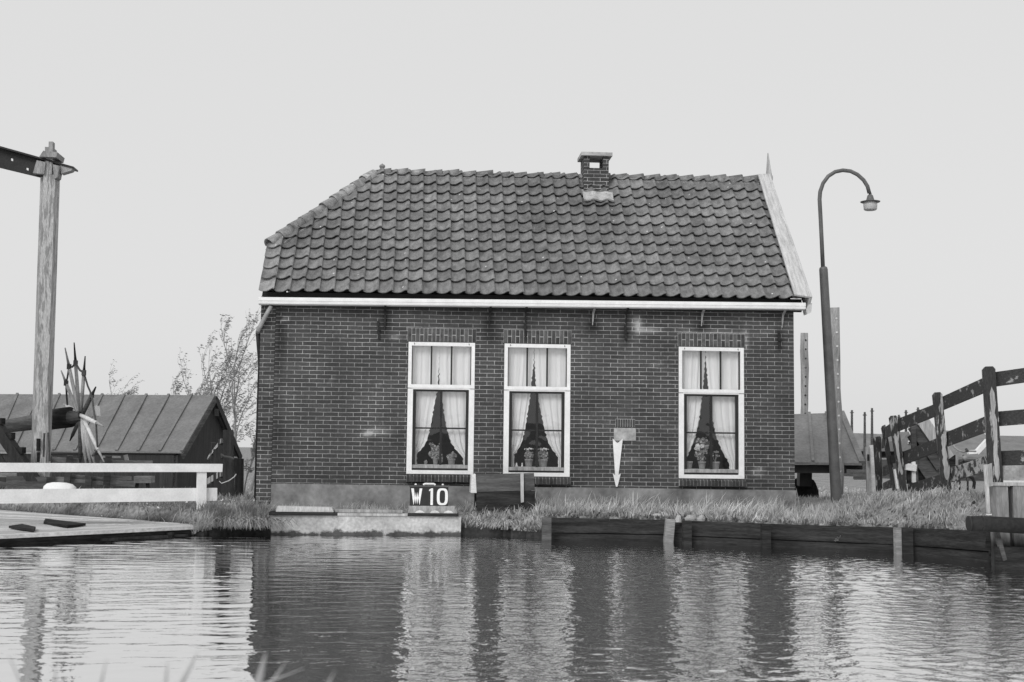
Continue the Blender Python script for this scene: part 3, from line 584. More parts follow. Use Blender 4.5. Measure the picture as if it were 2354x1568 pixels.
# spire on the gable, knob finial on the hip end
s = atY(1767, 405, 2.05); t_ = atY(1764.5, 352, 2.05); w = .055
m = MB(); m.hexa([(s[0]-w, 2.0, s[2]-.08), (s[0]+w, 2.0, s[2]-.08), (s[0]+w, 2.1, s[2]-.08), (s[0]-w, 2.1, s[2]-.08)], [(s[0]-w, 2.0, s[2]), (s[0]+w, 2.0, s[2]), (s[0]+w, 2.1, s[2]), (s[0]-w, 2.1, s[2])])
k = .006; m.hexa([(s[0]-w*.8, 2.01, s[2]), (s[0]+w*.8, 2.01, s[2]), (s[0]+w*.8, 2.09, s[2]), (s[0]-w*.8, 2.09, s[2])], [(t_[0]-k, 2.05-k, t_[2]), (t_[0]+k, 2.05-k, t_[2]), (t_[0]+k, 2.05+k, t_[2]), (t_[0]-k, 2.05+k, t_[2])])
m.build('gable_spire', OLDWOOD, house)
f0 = atY(878, 402, 2.05)
MB().lathe((f0[0], 2.05, f0[2]-.06), [(.15, 0), (.12, .05), (.06, .13), (.038, .165), (.03, .175), (.047, .185), (.05, .205), (.042, .225), (.015, .24), (.004, .252)], 16).build('finial', CAPTILE, house, True)
# chimney
c = crop(2050, 500, 6.272); Yc = 1.74
P_ = lambda x, y, Y=Yc: atY(*c(x, y), Y)
x0, x1 = P_(272, 900)[0], P_(829, 900)[0]; zt = P_(550, 380)[2]; zo = P_(540, 645)[2]; zb = 5.2; y0, y1 = Yc, Yc+.43
m = MB(); m.box(x0, x1, y0, y1, zb, zo); pw = .095
m.box(x0, x0+pw, y0, y1, zo, zt); m.box(x1-pw, x1, y0, y1, zo, zt)
ch = m.build('chimney', CHBRICK, house)
MB().box(x0-.05, x1+.055, y0-.055, y1+.055, zt, zt+.058).build('chimney_cap', CONCRETE, ch)
# lead apron: dressed over the tiles below the stack, stepped at its sides
fl = MB(); pts = [(P_(190, 1385, 1.55)), (P_(845, 1400, 1.55))]
N_ = 18; rows = []
ul, ur = x0-.04-EX, x1+.045-EX
for (v, lift) in ((2.36, .14), (2.44, .10), (2.52, .11), (2.60, .12)):
    rows.append([ev(ul+(ur-ul)*k/N_, v+(-.012*abs(math.sin((ul+(ur-ul)*k/N_)/CW*math.pi)) if v < 2.4 else 0), lift+.012*math.cos(2*math.pi*((ul+(ur-ul)*k/N_)/CW-.97))) for k in range(N_+1)])
vs = [p for r_ in rows for p in r_]; fs = [(a*(N_+1)+k, a*(N_+1)+k+1, (a+1)*(N_+1)+k+1, (a+1)*(N_+1)+k) for a in range(3) for k in range(N_)]
k0 = len(vs); vs += [Vector((p.x, p.y, p.z))-Vector((0, -sa, ca))*.03 for p in rows[0]]; fs += [(k0+k, k0+k+1, k+1, k) for k in range(N_)]
fl.add(vs, fs); fl.box(x0-.012, x1+.012, y0-.012, y0-.002, zb, P_(540, 1195)[2])
for xa in (x0-.035, x1+.002): fl.hexa([(xa, y0-.01, 5.28), (xa+.033, y0-.01, 5.28), (xa+.033, y1, 5.75), (xa, y1, 5.75)], [(xa, y0-.01, P_(240, 1150)[2]), (xa+.033, y0-.01, P_(240, 1150)[2]), (xa+.033, y1, P_(240, 800)[2]), (xa, y1, P_(240, 800)[2])])
fl.build('chimney_flashing', MORTAR, ch, fix=False)

# ================================================================== things in and on the facade
c = crop(2100, 1150, 2.0913)
lp = [atY(*c(x, y), -.03) for x, y in ((203, 885), (238, 920), (278, 885), (246, 1156), (263, 1147), (238, 1245), (227, 1245), (204, 1147), (221, 1158))]
single(MB().prism(lp, (0, .022, 0)), 'arrow_sign', WHITE, 'white downward arrow fixed on the brick wall below the blank plaque', 'arrow sign')
EDGE = [(786, .99), (800, .97), (860, .93), (884, .90), (900, .86), (930, .80), (960, .72), (985, .62), (1010, .46), (1030, .28), (1040, .15), (1044, .11), (1052, .10), (1068, .085)]
def curtain(k, side, ed, name_label, gap=0.):
    ux, uz = WINF[k]; py = [e[0] for e in ed]; pe = [e[1] for e in ed]; NU, NV = 46, 60; V = []; Q = []
    fl_, fr_ = ux(.06), ux(.94); c = ux(.505); r = np.random.default_rng(k*2+side)
    ph = r.random(4)*6.28
    for j in range(NV+1):
        p = 790+(1068.3-790)*j/NV; e = float(np.interp(p, py, pe)); sq = max(.12, min(1, e*1.15))
        for i in range(NU+1):
            s = i/NU; x = (fl_+s*e*(c-fl_)) if side == 0 else (fr_-s*e*(fr_-c))
            a = .011*(.55+.7*(1-sq)); f = math.sin(s*26+ph[0]+.3*math.sin(p*.02))*a+math.sin(s*47+ph[1])*a*.45
            ruf = (.006*math.sin(p*.9+ph[2])+.005*math.sin(p*2.1)) if s > .9 else 0
            V.append((x+(ruf if s > .9 else 0), .128+f, uz(p)))
    for j in range(NV):
        for i in range(NU): a = j*(NU+1)+i; Q.append((a, a+1, a+NU+2, a+NU+1))
    o = quads('curtain', V, Q, None, CURTAIN, None, True); tag(o, name_label, 'curtain'); reorigin(o)
def ed(shift=0, drop=0, sc=1.): return [(p+(drop if p > 900 else 0), e*sc if p < 1046 else e) for p, e in EDGE]
pos = ['left-hand', 'middle', 'right-hand']
curtain(0, 0, [(786, .91), (835, .905), (884, .88), (900, .855), (945, .74), (983, .66), (1016, .53), (1033, .38), (1041, .24), (1046, .215), (1068, .225)], 'left net curtain tied back in the window above the W10 box')
curtain(0, 1, [(786, 1.10), (835, 1.10), (884, 1.065), (900, .99), (945, .91), (983, .80), (1016, .65), (1033, .48), (1045, .31), (1051, .225), (1068, .21)], 'right net curtain tied back in the window above the W10 box')
curtain(1, 0, [(786, .90), (826, .895), (887, .80), (906, .785), (945, .70), (987, .61), (1013, .51), (1030, .38), (1040, .28), (1046, .26), (1068, .27)], 'left net curtain in the window behind the wooden planter box')
curtain(1, 1, [(786, 1.10), (826, 1.085), (887, 1.03), (906, .965), (945, .84), (987, .70), (1013, .575), (1030, .42), (1041, .28), (1047, .235), (1068, .24)], 'right net curtain in the window behind the wooden planter box')
curtain(2, 0, [(786, .86), (814, .845), (884, .77), (900, .74), (951, .65), (991, .53), (1022, .355), (1040, .226), (1053, .1), (1068, .05)], 'left net curtain in the window right of the white arrow')
curtain(2, 1, [(786, 1.15), (814, 1.14), (884, 1.05), (900, 1.01), (951, .91), (991, .79), (1022, .60), (1040, .46), (1052, .335), (1068, .31)], 'right net curtain in the window right of the white arrow')

def leaf_quads(m, c, r, n, size, flat=.5, seed=0):
    q = random.Random(seed)
    for _ in range(n):
        while True:
            d = Vector((q.uniform(-1, 1), q.uniform(-1, 1), q.uniform(-1, 1)))
            if d.length < 1: break
        p = Vector(c)+Vector((d.x*r[0], d.y*r[1], d.z*r[2])); nrm = Vector((q.uniform(-1, 1), -1+q.uniform(-.8, .8), q.uniform(-.3, 1))).normalized()
        a = nrm.orthogonal().normalized(); a.rotate(Matrix.Rotation(q.uniform(0, 6.28), 3, nrm)); b = nrm.cross(a); s = size*q.uniform(.6, 1.3); m.cur = q.uniform(.5, 1.4)
        k = 6; m.add([p+a*s*math.cos(6.283*i/k)*.5+b*s*math.sin(6.283*i/k)*.42+nrm*(.1*s*(i % 2)) for i in range(k)], [tuple(range(k))])
def pot_plant(k, cx, label, w, h, foliage, flowers=(), stems=(), up=0):
    """cx = fraction across the window; foliage/flowers = (dx, dz, rx, rz, n, leaf size) from the rim of the pot."""
    ux, uz = WINF[k]; x = ux(cx); y = .175; z = uz(1068)+.001; t = thing('potted_plant' if foliage or stems else 'flower_pot', label, 'potted plant' if foliage or stems else 'flower pot', (x, y, z))
    r = w/2; p = MB().lathe((x, y, z), [(r*.70, 0), (r*.74, .01), (r*.90, h*.72), (r*.92, h*.74), (r*1.0, h*.76), (r*1.0, h), (r*.9, h), (r*.86, h*.9)], 20).build('pot', POT, t, True)
    if stems:
        s = MB()
        for (dx, dz, ex, ez) in stems: s.tube([(x+dx, y, z+h*.9), (x+(dx+ex)*.5-.006, y-.004, z+h+ez*.5), (x+ex, y, z+h+ez)], [.004, .0035, .003], 6)
        s.build('stem', HOUSELEAF, t)
    if foliage:
        f = MB()
        for i, (dx, dz, rx_, rz_, n, sz) in enumerate(foliage): leaf_quads(f, (x+dx, y, z+h+dz), (rx_, .04, rz_), n, sz, seed=i+int(cx*100)+k)
        f.build('foliage', HOUSELEAF, t, fix=False)
    if flowers:
        f = MB()
        for i, (dx, dz, rx_, rz_, n, sz) in enumerate(flowers): leaf_quads(f, (x+dx, y-.045, z+h+dz), (rx_, .012, rz_), n, sz, seed=50+i+k)
        f.build('flower', PETAL, t, fix=False)
pot_plant(0, .29, 'tiny stubby pot at the left of the sill above the W10 box', .06, .045, [(0, .005, .02, .012, 14, .016)])
pot_plant(0, .435, 'bushy pot plant behind the glazing bar of the window above the W10 box', .088, .1, [(-.01, .05, .10, .07, 130, .03), (.0, .13, .07, .06, 60, .03), (-.06, .2, .03, .03, 12, .03), (.08, -.01, .03, .07, 30, .03)], [(.06, .21, .01, .01, 3, .02)])
pot_plant(0, .675, 'small low pot plant right of the bushy one above the W10 box', .124, .09, [(0, .035, .085, .04, 130, .024), (.02, .08, .03, .03, 25, .022)])
pot_plant(1, .40, 'upright flowering pot plant left of the bar in the window behind the planter box', .13, .115, [(0, .06, .07, .075, 170, .024)], [(0, .15, .07, .018, 24, .022)])
pot_plant(1, .615, 'upright flowering pot plant right of the bar in the window behind the planter box', .15, .115, [(0, .06, .085, .075, 200, .024)], [(0, .15, .085, .018, 32, .022)])
pot_plant(2, .185, 'bare flower pot nearest the left curtain in the window right of the white arrow', .14, .112, [])
pot_plant(2, .395, 'tall geranium with pale flower heads in the window right of the white arrow', .125, .112, [(-.01, .05, .07, .05, 30, .035), (-.06, .12, .06, .06, 30, .045), (.03, .2, .07, .1, 34, .045), (-.04, .3, .07, .05, 12, .04), (.05, .33, .04, .05, 12, .04)], [(-.075, .21, .05, .05, 34, .04), (-.01, .235, .035, .03, 16, .035)], [(0, 0, -.06, .2), (0, 0, .02, .24), (.01, 0, .05, .3)])
pot_plant(2, .60, 'sparse long-stemmed pot plant right of the geranium', .14, .112, [(-.055, .12, .03, .03, 12, .03), (.01, .145, .03, .015, 10, .03), (.035, .09, .03, .018, 12, .026), (-.035, .085, .015, .01, 5, .025)], [], [(0, 0, -.05, .1), (0, 0, .03, .1), (.005, 0, .01, .14)])
for cx, w_, lab in ((.215, .045, 'small white round ornament on the sill behind the planter box'), (.30, .03, 'small white pointed ornament left of the upright flowers')):
    ux, uz = WINF[1]; single(MB().lathe((ux(cx), .16, uz(1068)+.001), [(w_*.4, 0), (w_*.5, .012), (w_*.3, .03), (w_*.34, .042), (w_*.1, .06)], 12), 'ornament', WHITE, lab, 'ornament', smooth=True)
# ================================================================== the left bank
# concrete quay with its boards
q0, q1 = atZ(620, 1230, 0), atZ(1058, 1230, 0); yq = (q0[1]+q1[1])/2
t = thing('quay_wall', 'pale concrete quay wall standing in the water below the plinth', 'quay', ((q0[0]+q1[0])/2, yq+.3, -.3))
zq = atY(840, 1186, yq)[2]
MB().box(q0[0], q1[0], yq, yq+.32, -.5, zq).build('wall', QUAYM, t)
zc = zq+.002
c = crop(850, 1650, 2.354)
xa = atY(*c(270, 440), yq)[0]; xb = atY(*c(845, 440), yq)[0]; xd = atY(*c(1440, 440), yq)[0]; xe = atY(*c(1868, 440), yq)[0]
MB().box(xa, xb, yq-.035, yq+.3, zc, zc+.045).build('coping', DARKWOOD, t)
MB().box(xb+.004, xd, yq-.02, yq+.3, zc, zc+.035).build('coping', OLDWOOD, t)
MB().box(xd+.004, xe, yq-.035, yq+.3, zc, zc+.04).build('coping', DARKWOOD, t)
za = zc+.047
m = MB(); m.hexa([(xa+.09, yq, za), (xb-.05, yq+.01, za), (xb-.05, yq+.2, za), (xa+.08, yq+.2, za)], [(xa+.11, yq, za+.075), (xb-.08, yq+.01, za+.065), (xb-.06, yq+.2, za+.065), (xa+.1, yq+.2, za+.075)])
single(m, 'plank', BARGE, 'thick pale plank lying on the left end of the quay', 'plank')
m = MB(); m.hexa([(xb-.03, yq+.06, zc+.04), (xd-.07, yq+.03, zc+.04), (xd-.07, yq+.16, zc+.04), (xb-.03, yq+.19, zc+.04)], [(xb-.03, yq+.06, zc+.085), (xd-.07, yq+.03, zc+.08), (xd-.07, yq+.16, zc+.08), (xb-.03, yq+.19, zc+.085)])
single(m, 'plank', PALEWOOD, 'thin grey plank lying in the middle of the quay', 'plank')
# number box W10 on its white sled
sx0, sx1 = atY(942, 1140, yq+.1)[0], atY(1030, 1140, yq+.1)[0]; ys = yq+.06
z0 = zc+.041; zs = z0+.10; zt_ = atY(986, 1114, ys)[2]
t = thing('number_sign', 'black box sign with white characters W10 and a carrying handle, standing on the quay', 'sign', ((sx0+sx1)/2, ys+.06, z0))
m = MB(); m.hexa([(sx0-.02, ys-.03, z0), (sx1+.13, ys-.03, z0), (sx1+.13, ys+.16, z0), (sx0-.02, ys+.16, z0)], [(sx0-.01, ys-.02, zs), (sx1+.09, ys-.02, zs), (sx1+.09, ys+.15, zs), (sx0-.01, ys+.15, zs)])
sl = m.build('sled', PALEWOOD, t)
for fx in (.22, .55, .85):
    xx = sx0+(sx1+.1-sx0)*fx; m = MB(); m.prism([(xx-.07, ys-.034, z0+.002), (xx+.07, ys-.034, z0+.002), (xx+.045, ys-.030, z0+.03), (xx, ys-.028, z0+.04), (xx-.045, ys-.030, z0+.03)], (0, .01, 0)); m.build('foot', WORNWHITE, sl)
zs += .002; zl = zt_-.035
MB().box(sx0, sx1, ys, ys+.12, zs, zl).build('box', BLACK, t)
lid = MB().box(sx0-.012, sx1+.012, ys-.012, ys+.132, zl+.001, zl+.022).build('lid', MIDWOOD, t)
hx = (sx0+sx1)/2; m = MB(); m.tube([(hx-.085, ys+.06, zl+.028), (hx-.06, ys+.06, zl+.042), (hx+.06, ys+.06, zl+.042), (hx+.085, ys+.06, zl+.028)], .016, 8).build('handle', WHITE, lid)
for k in (-.19, .19): MB().lathe((hx+k, ys+.06, zl+.028), [(.018, 0), (.014, .014), (.004, .02)], 10).build('knob', WHITE, lid)
Hh = zl-zs; lx = lambda f: sx0+f*(sx1-sx0); lz = lambda f: zs+f*Hh
def stroke(m, pts, w):
    for a, b in zip(pts[:-1], pts[1:]): m.bar((lx(a[0]), ys-.004, lz(a[1])), (lx(b[0]), ys-.004, lz(b[1])), w, .006, up=(0, 1, 0))
def letter(*loops):
    m = MB()
    for l in loops: m.prism([(lx(x), ys-.006, lz(z)) for x, z in l], (0, .005, 0))
    return m
letter([(.03, .93), (.098, .93), (.155, .06), (.095, .06)], [(.105, .06), (.155, .06), (.195, .74), (.155, .74)], [(.155, .74), (.195, .74), (.245, .06), (.195, .06)], [(.195, .06), (.255, .06), (.318, .93), (.250, .93)]).build('letter', WHITE, t)
letter([(.535, .04), (.60, .04), (.60, .94), (.555, .94), (.495, .86), (.495, .78), (.535, .82)]).build('digit', WHITE, t)
m = MB(); n = 40; o_, i_ = [], []
for k in range(n):
    th = 2*math.pi*k/n; cx, cz = .845, .49; sg = lambda v: math.copysign(abs(v)**.62, v)
    o_.append((lx(cx+.145*sg(math.cos(th))), ys-.006, lz(cz+.455*sg(math.sin(th))))); i_.append((lx(cx+.072*sg(math.cos(th))), ys-.006, lz(cz+.345*sg(math.sin(th)))))
bk = lambda l: [(x, y+.005, z) for x, y, z in l]
m.add(o_+i_+bk(o_)+bk(i_), [(k, (k+1) % n, n+(k+1) % n, n+k) for k in range(n)]+[(k, 2*n+k, 2*n+(k+1) % n, (k+1) % n) for k in range(n)]+[(n+k, n+(k+1) % n, 3*n+(k+1) % n, 3*n+k) for k in range(n)])
m.build('digit', WHITE, t)
# plank screen on the bank
c = crop(1350, 1150, 2.0906); Yp = -.75
P_ = lambda x, y, Y=Yp: atY(*c(x, y), Y)
t = thing('planter_box', 'low dark plank box with a pale end board, below the middle window', 'wooden box', P_(960, 1400))
def board(m, x0, y0, x1, y1, x2, y2, x3, y3, Y, th=.03): return m.prism([P_(x0, y0, Y), P_(x1, y1, Y), P_(x2, y2, Y), P_(x3, y3, Y)], (0, th, 0))
board(MB(), 742, 1152, 1180, 1142, 1186, 1272, 748, 1284, Yp).build('board', MIDWOOD, t)
board(MB(), 748, 1288, 1188, 1276, 1190, 1420, 752, 1425, Yp).build('board', DARKWOOD, t)
board(MB(), 712, 1158, 742, 1150, 750, 1292, 706, 1290, Yp-.004, .4).build('end_board', WORNWHITE, t)
board(MB(), 1078, 1145, 1102, 1145, 1104, 1360, 1082, 1365, Yp-.034, .03).build('batten', OLDWOOD, t)
MB().box(P_(745, 1150)[0], P_(1180, 1150)[0], Yp+.38, Yp+.41, .2, P_(960, 1160)[2]).build('board', DARKWOOD, t)
# white railing
A, B = atD(0, 1163, 16.9), atD(463, 1170, 18.2)
dv = (B-A); dv[2] = 0; dv /= np.linalg.norm(dv); nrm = np.array([dv[1], -dv[0], 0])
def on_rail(px, py):
    d = ray(px, py); s = np.dot(B-CAM, nrm)/np.dot(d, nrm); return CAM+d*s
t = thing('white_railing', 'white painted post-and-board railing across the plank landing', 'railing', on_rail(463, 1172))
def rail(l, d, m_=WHITE, nm='rail', off=0.):   # l: four view points, left-bottom, right-bottom, right-top, left-top
    P = [on_rail(*p)+nrm*off for p in l]; lft = [P[0]-dv*2.2+(P[0]-P[1])*0, P[3]-dv*2.2]
    MB().prism([lft[0], P[1], P[2], lft[1]], tuple(-nrm*d)).build(nm, m_, t)
rail([(0, 1085.5), (510, 1085), (511, 1066.5), (0, 1064)], .13, off=.02)
rail([(0, 1159.5), (502, 1151.5), (502, 1122), (0, 1126)], .045, nm='lower_board', off=-.06)
b0, b1, b2, b3 = on_rail(453, 1172), on_rail(474, 1172), on_rail(475, 1085.6), on_rail(454, 1085.6)
MB().prism([b0, b1, b2, b3], tuple(-nrm*.05)).build('post', WHITE, t)
# plank landing
a_ = atZ(0, 1233, .1); b_ = atZ(470, 1211, .1); c_ = atZ(480, 1204, .12); d_ = atZ(30, 1163, .13)
ext = lambda p, q, k: p+(p-q)*k
Afar = ext(a_, b_, 1.4); Dfar = ext(d_, c_, .35)
t = thing('plank_landing', 'low bleached plank landing along the water at the left', 'landing stage', a_)
m = MB(); n = 34                      # long boards fanning from the tip
for i in range(n):
    f0, f1 = i/n, (i+(.94 if i not in (n-3, n//2) else .75))/n; m.cur = .62+.5*rnd.random(); z = rnd.uniform(-.004, .004)
    L0, L1 = Afar+(Dfar-Afar)*f0, Afar+(Dfar-Afar)*f1; R0, R1 = b_+(c_-b_)*f0, b_+(c_-b_)*f1
    up = np.array([0, 0, z]); m.hexa([L0+up, R0+up, R1+up, L1+up], [p+up-np.array([0, 0, .03]) for p in (L0, R0, R1, L1)])
m.build('decking', DECKM, t)
m = MB(); e0, e1 = Afar, atZ(500, 1209, .1); m.cur = 1
m.bar(e0+np.array([.05, -.03, -.0]), e1+np.array([.0, -.06, -.0]), .14, .045).build('edge_beam', DECKM, t)
m = MB(); m.bar(e0+np.array([.1, .06, -.11]), e1+np.array([.08, .04, -.11]), .06, .2).build('underside_shade', DARKWOOD, t)  # dark board stands in for the shade under the deck edge
m = MB(); m.bar(Dfar+np.array([0, 0, .02]), c_+np.array([0, 0, .02]),   .10, .04).build('edge_plank', DECKM, t)
for px in (25, 75, 160, 275, 365, 445):
    p = atZ(px, 1250-px*.045, 0.); MB().tube([(p[0]+.12, p[1]+.1, -.6), (p[0]+.12, p[1]+.1, .055)], .06, 8).build('pile', DARKWOOD, t)
for k, (l, lab) in enumerate((([(100, 1204), (155, 1213), (197, 1208), (104, 1196.5)], 'dark slot in the middle of the landing, shown by a dark slab'), ([(388, 1197), (405, 1199), (462, 1196.5), (394, 1191.5)], 'small dark slot near the tip of the landing, shown by a dark slab'), ([(20, 1214), (78, 1222), (82, 1216), (50, 1209)], 'dark slot in the grass at the left end of the landing, shown by a dark slab'))):
    m = MB(); P = [atZ(x, y, .118) for x, y in l]; m.prism(P, (0, 0, .03)); single(m, 'slot_slab', DARKWOOD, lab, 'timber')  # thin dark slabs paint the shade of slots in the deck
# tall hoisting mast
dm = 24.; c = crop(0, 450, 2.24); c2 = crop(0, 1150, 1.8442); PM = lambda x, y, d=dm: atD(*c(x, y), d); PL = lambda x, y, d=dm: atD(*c2(x, y), d)
depth = np.array([0, .34, 0])
t = thing('hoisting_mast', 'tall pale timber mast with a dark drilled beam at its head', 'mast', PL(250, 1060))
tops = [PM(348, 400), PM(442, 395)]; bots = [PL(212, 1050), PL(297, 1050)]
MB().hexa([bots[0], bots[1], bots[1]+depth, bots[0]+depth], [tops[0], tops[1], tops[1]+depth, tops[0]+depth]).build('post', MASTM, t)
MB().hexa([PL(188, 1050)+depth*.3, bots[0]+depth*.3, bots[0]+depth*.8, PL(188, 1050)+depth*.8], [PM(312, 405)+depth*.3, tops[0]+depth*.3, tops[0]+depth*.8, PM(312, 405)+depth*.8]).build('side_plank', OLDWOOD, t)
MB().hexa([tops[0]+np.array([.0, .002, 0]), tops[1]+np.array([-.06, .002, 0]), tops[1]+depth-np.array([.06, .002, 0]), tops[0]+depth], [PM(372, 255), PM(422, 262), PM(422, 262)+depth, PM(372, 255)+depth]).build('post_head', MASTM, t)
# the beam: web with bolt holes shown by pale plugs of daylight, made as real openings
hole = [(80, 262, 11), (202, 338, 11)]
m = MB(); u_ = PM(-300, 95), PM(330, 270); l_ = PM(-300, 260), PM(345, 415)
def lerp2(s, w): return (u_[0]*(1-s)+u_[1]*s)*(1-w)+(l_[0]*(1-s)+l_[1]*s)*w
# panels around square holes
hs = []
for (hx_, hy_, r_) in hole:
    s = (hx_+300)/640; top_y = 95+s*175+0; bot_y = 260+s*155; hs.append((s, (hy_-top_y)/(bot_y-top_y)))
cuts = [0]; ds, dw = .018, .075
for s, w in hs: cuts += [s-ds, s+ds]
cuts.append(1.)
yb = np.array([0, .06, 0]); off = np.array([0, .12, 0])
def panel(s0, s1, w0, w1):
    P = [lerp2(s0, w0), lerp2(s1, w0), lerp2(s1, w1), lerp2(s0, w1)]; m.hexa([p+off for p in P], [p+off+yb for p in P])
for i in range(len(cuts)-1):
    if i % 2 == 0: panel(cuts[i], cuts[i+1], 0, 1)
    else:
        w = hs[i//2][1]; panel(cuts[i], cuts[i+1], 0, w-dw); panel(cuts[i], cuts[i+1], w+dw, 1)
m.build('beam', STEEL, t)
m = MB(); P = [PM(-300, 82), PM(592, 332), PM(592, 346), PM(-300, 97)]; m.hexa([p-np.array([0, .01, 0]) for p in P], [p+np.array([0, .32, 0]) for p in P]).build('beam_flange', STEEL, t)
m = MB(); P = [PM(300, 285), PM(372, 300), PM(360, 395), PM(270, 388)]; m.hexa([p-np.array([0, .05, 0]) for p in P], [p+np.array([0, .1, 0]) for p in P]).build('bracket', PALEWOOD, t)
m = MB(); P = [PM(430, 318), PM(485, 330), PM(467, 420), PM(440, 435)]; m.hexa([p-np.array([0, .05, 0]) for p in P], [p+np.array([0, .2, 0]) for p in P]).build('bracket', PALEWOOD, t)
m = MB(); P = [PM(480, 318), PM(586, 343), PM(566, 362), PM(488, 385)]; m.hexa([p+np.array([0, .02, 0]) for p in P], [p+np.array([0, .2, 0]) for p in P]).build('knee', OLDWOOD, t)
m = MB(); P = [PM(330, 262), PM(465, 268), PM(476, 228), PM(362, 215)]; m.hexa([p-np.array([0, .12, 0]) for p in P], [p+np.array([0, .38, 0]) for p in P]).build('cap_block', PALEWOOD, t)
m = MB(); P = [PM(358, 216), PM(422, 224), PM(422, 175), PM(358, 170)]; m.hexa([p-np.array([0, -.02, 0]) for p in P], [p+np.array([0, .3, 0]) for p in P]).build('cap_stub', PALEWOOD, t)
m = MB(); P = [PM(388, 215), PM(424, 215), PM(424, 130), PM(392, 130)]; m.hexa([p-np.array([0, .004, 0]) for p in P], [p+np.array([0, .14, 0]) for p in P]).build('cap_tenon', PALEWOOD, t)
m = MB(); P = [PL(304, 562), PL(327, 562), PL(330, 750), PL(312, 750)]; m.hexa([p-np.array([0, .1, 0]) for p in P], [p+np.array([0, .0, 0]) for p in P]).build('cleat_board', PALEWOOD, t)
MB().tube([PL(306, 745)-np.array([0, .12, 0]), PL(302, 800)-np.array([0, .12, 0]), PL(298, 900)-np.array([0, .1, 0])], .022, 6).build('rope', ROPE, t)
MB().tube([PL(330, 740)-np.array([0, .12, 0]), PL(337, 820)-np.array([0, .12, 0]), PL(340, 930)-np.array([0, .12, 0])], .02, 6).build('rope', ROPE, t)
MB().tube([PL(255, 780)-np.array([0, .02, 0]), PL(255, 860)-np.array([0, .02, 0])], .035, 8).build('bolt', IRON, t)
MB().hexa([PL(244, 870)-np.array([0, .015, 0]), PL(266, 870)-np.array([0, .015, 0]), PL(266, 870)-np.array([0, .0, 0]), PL(244, 870)], [PL(246, 935)-np.array([0, .015, 0]), PL(262, 935)-np.array([0, .015, 0]), PL(262, 935), PL(246, 935)]).build('foot_notch', DARKWOOD, t)
# dark sloping strut with steps
t = thing('timber_strut', 'dark tarred sloping strut with stub steps at the left edge', 'strut', PL(150, 1100))
m = MB(); P = [PL(-60, 640), PL(20, 650), PL(300, 1058), PL(225, 1058)]; m.hexa([p-np.array([0, .5, 0]) for p in P], [p-np.array([0, .15, 0]) for p in P]).build('beam', DARKVERT, t)
m = MB(); P = [PL(-120, 700), PL(-60, 760), PL(120, 1000), PL(-120, 1000)]; m.hexa([p-np.array([0, .3, 0]) for p in P], [p-np.array([0, .25, 0]) for p in P]).build('panel', DARKVERT, t)
for (x, y) in ((20, 668), (85, 763), (155, 858)): m = MB(); m.bar(PL(x-35, y)-np.array([0, .32, 0]), PL(x+38, y)-np.array([0, .32, 0]), .2, .12).build('step', DARKWOOD, t)
m = MB(); m.bar(PL(100, 1080)-np.array([0, .3, 0]), PL(360, 1085)-np.array([0, .3, 0]), .4, .3); m.bar(PL(-80, 1050)-np.array([0, .3, 0]), PL(190, 1110)-np.array([0, .3, 0]), .1, .08).build('ground_beam', MIDWOOD, t)
# windlass: drum, hub and a ring of pointed spokes roped together
dw_ = 24.6; PW = lambda x, y, d=dw_: atD(*c2(x, y), d)
t = thing('windlass', 'old timber windlass with a wheel of pointed half-bare spokes', 'windlass', PW(500, 1080))
hub = PW(520, 630)
MB().tube([PW(30, 700, 25.2), PW(340, 655, 24.9)], [.13, .16], 14).build('drum', OLDWOOD if False else MIDWOOD, t, True)
MB().tube([PW(330, 655, 24.9), PW(465, 638, 24.65)], [.2, .2], 18).build('drum_lagging', DARKWOOD, t, True)
MB().tube([PW(460, 640, 24.66), PW(535, 630, 24.6)], [.13, .1], 12).build('hub', MIDWOOD, t)
SP = [((430, 180), (520, 600), 1, .05), ((490, 145), (523, 600), 0, .05), ((563, 235), (535, 600), 0, .05), ((404, 330), (515, 610), 1, .05), ((634, 438), (545, 620), 0, .06), ((418, 552), (515, 605), 2, .06), ((682, 697), (530, 625), 2, .06),
      ((462, 795), (520, 670), 0, .05), ((530, 1000), (530, 650), 0, .055), ((575, 1000), (535, 650), 1, .05), ((612, 1010), (540, 650), 1, .05), ((688, 935), (550, 650), 2, .05), ((640, 1000), (540, 640), 1, .05)]
tips = {}
for i, (tp, bs, kind, w) in enumerate(SP):
    dd = dw_+(-.55 if kind == 2 and tp[0] > 520 else .45 if kind == 2 else 0)+(.25 if tp[0] < 500 else -.2)
    a, b = PW(*bs), PW(tp[0], tp[1], dd); tips[i] = a+(b-a)*.70; w = w*.72
    sp_ = MB().tube([a, a+(b-a)*.3, a+(b-a)*.72], [w*.9, w, w*.9], 8).build('spoke', MIDWOOD if i in (4, 7, 8) else [PALEWOOD, BARGE, WORNWHITE][kind], t, True)
    MB().tube([a+(b-a)*.721, a+(b-a)*.8, b], [w*.85, w*.62, w*.3], 8).build('tip', [DARKWOOD, GREYWOOD, PALEWOOD][kind] if i not in (1, 2, 4) else DARKWOOD, sp_, True)
ring = [5, 3, 0, 1, 2, 4, 6, 11, 12, 10, 9]
for a, b in zip(ring[:-1], ring[1:]):
    p, q = tips[a], tips[b]; MB().tube([p, (p+q)/2-np.array([0, 0, .04]), q], .02, 6).build('rope', ROPE, t)
for i in (0, 1, 2, 3, 4): MB().tube([tips[i]-np.array([0, 0, .05]), tips[i]+np.array([0, 0, .05])], .045, 8).build('rope_lashing', ROPE, t)
m = MB(); P = [PW(575, 640, 25.1), PW(640, 628, 25.1), PW(636, 562, 25.1), PW(580, 572, 25.1)]; m.hexa(P, [p+np.array([0, .3, 0]) for p in P]).build('end_block', WHITE, t)
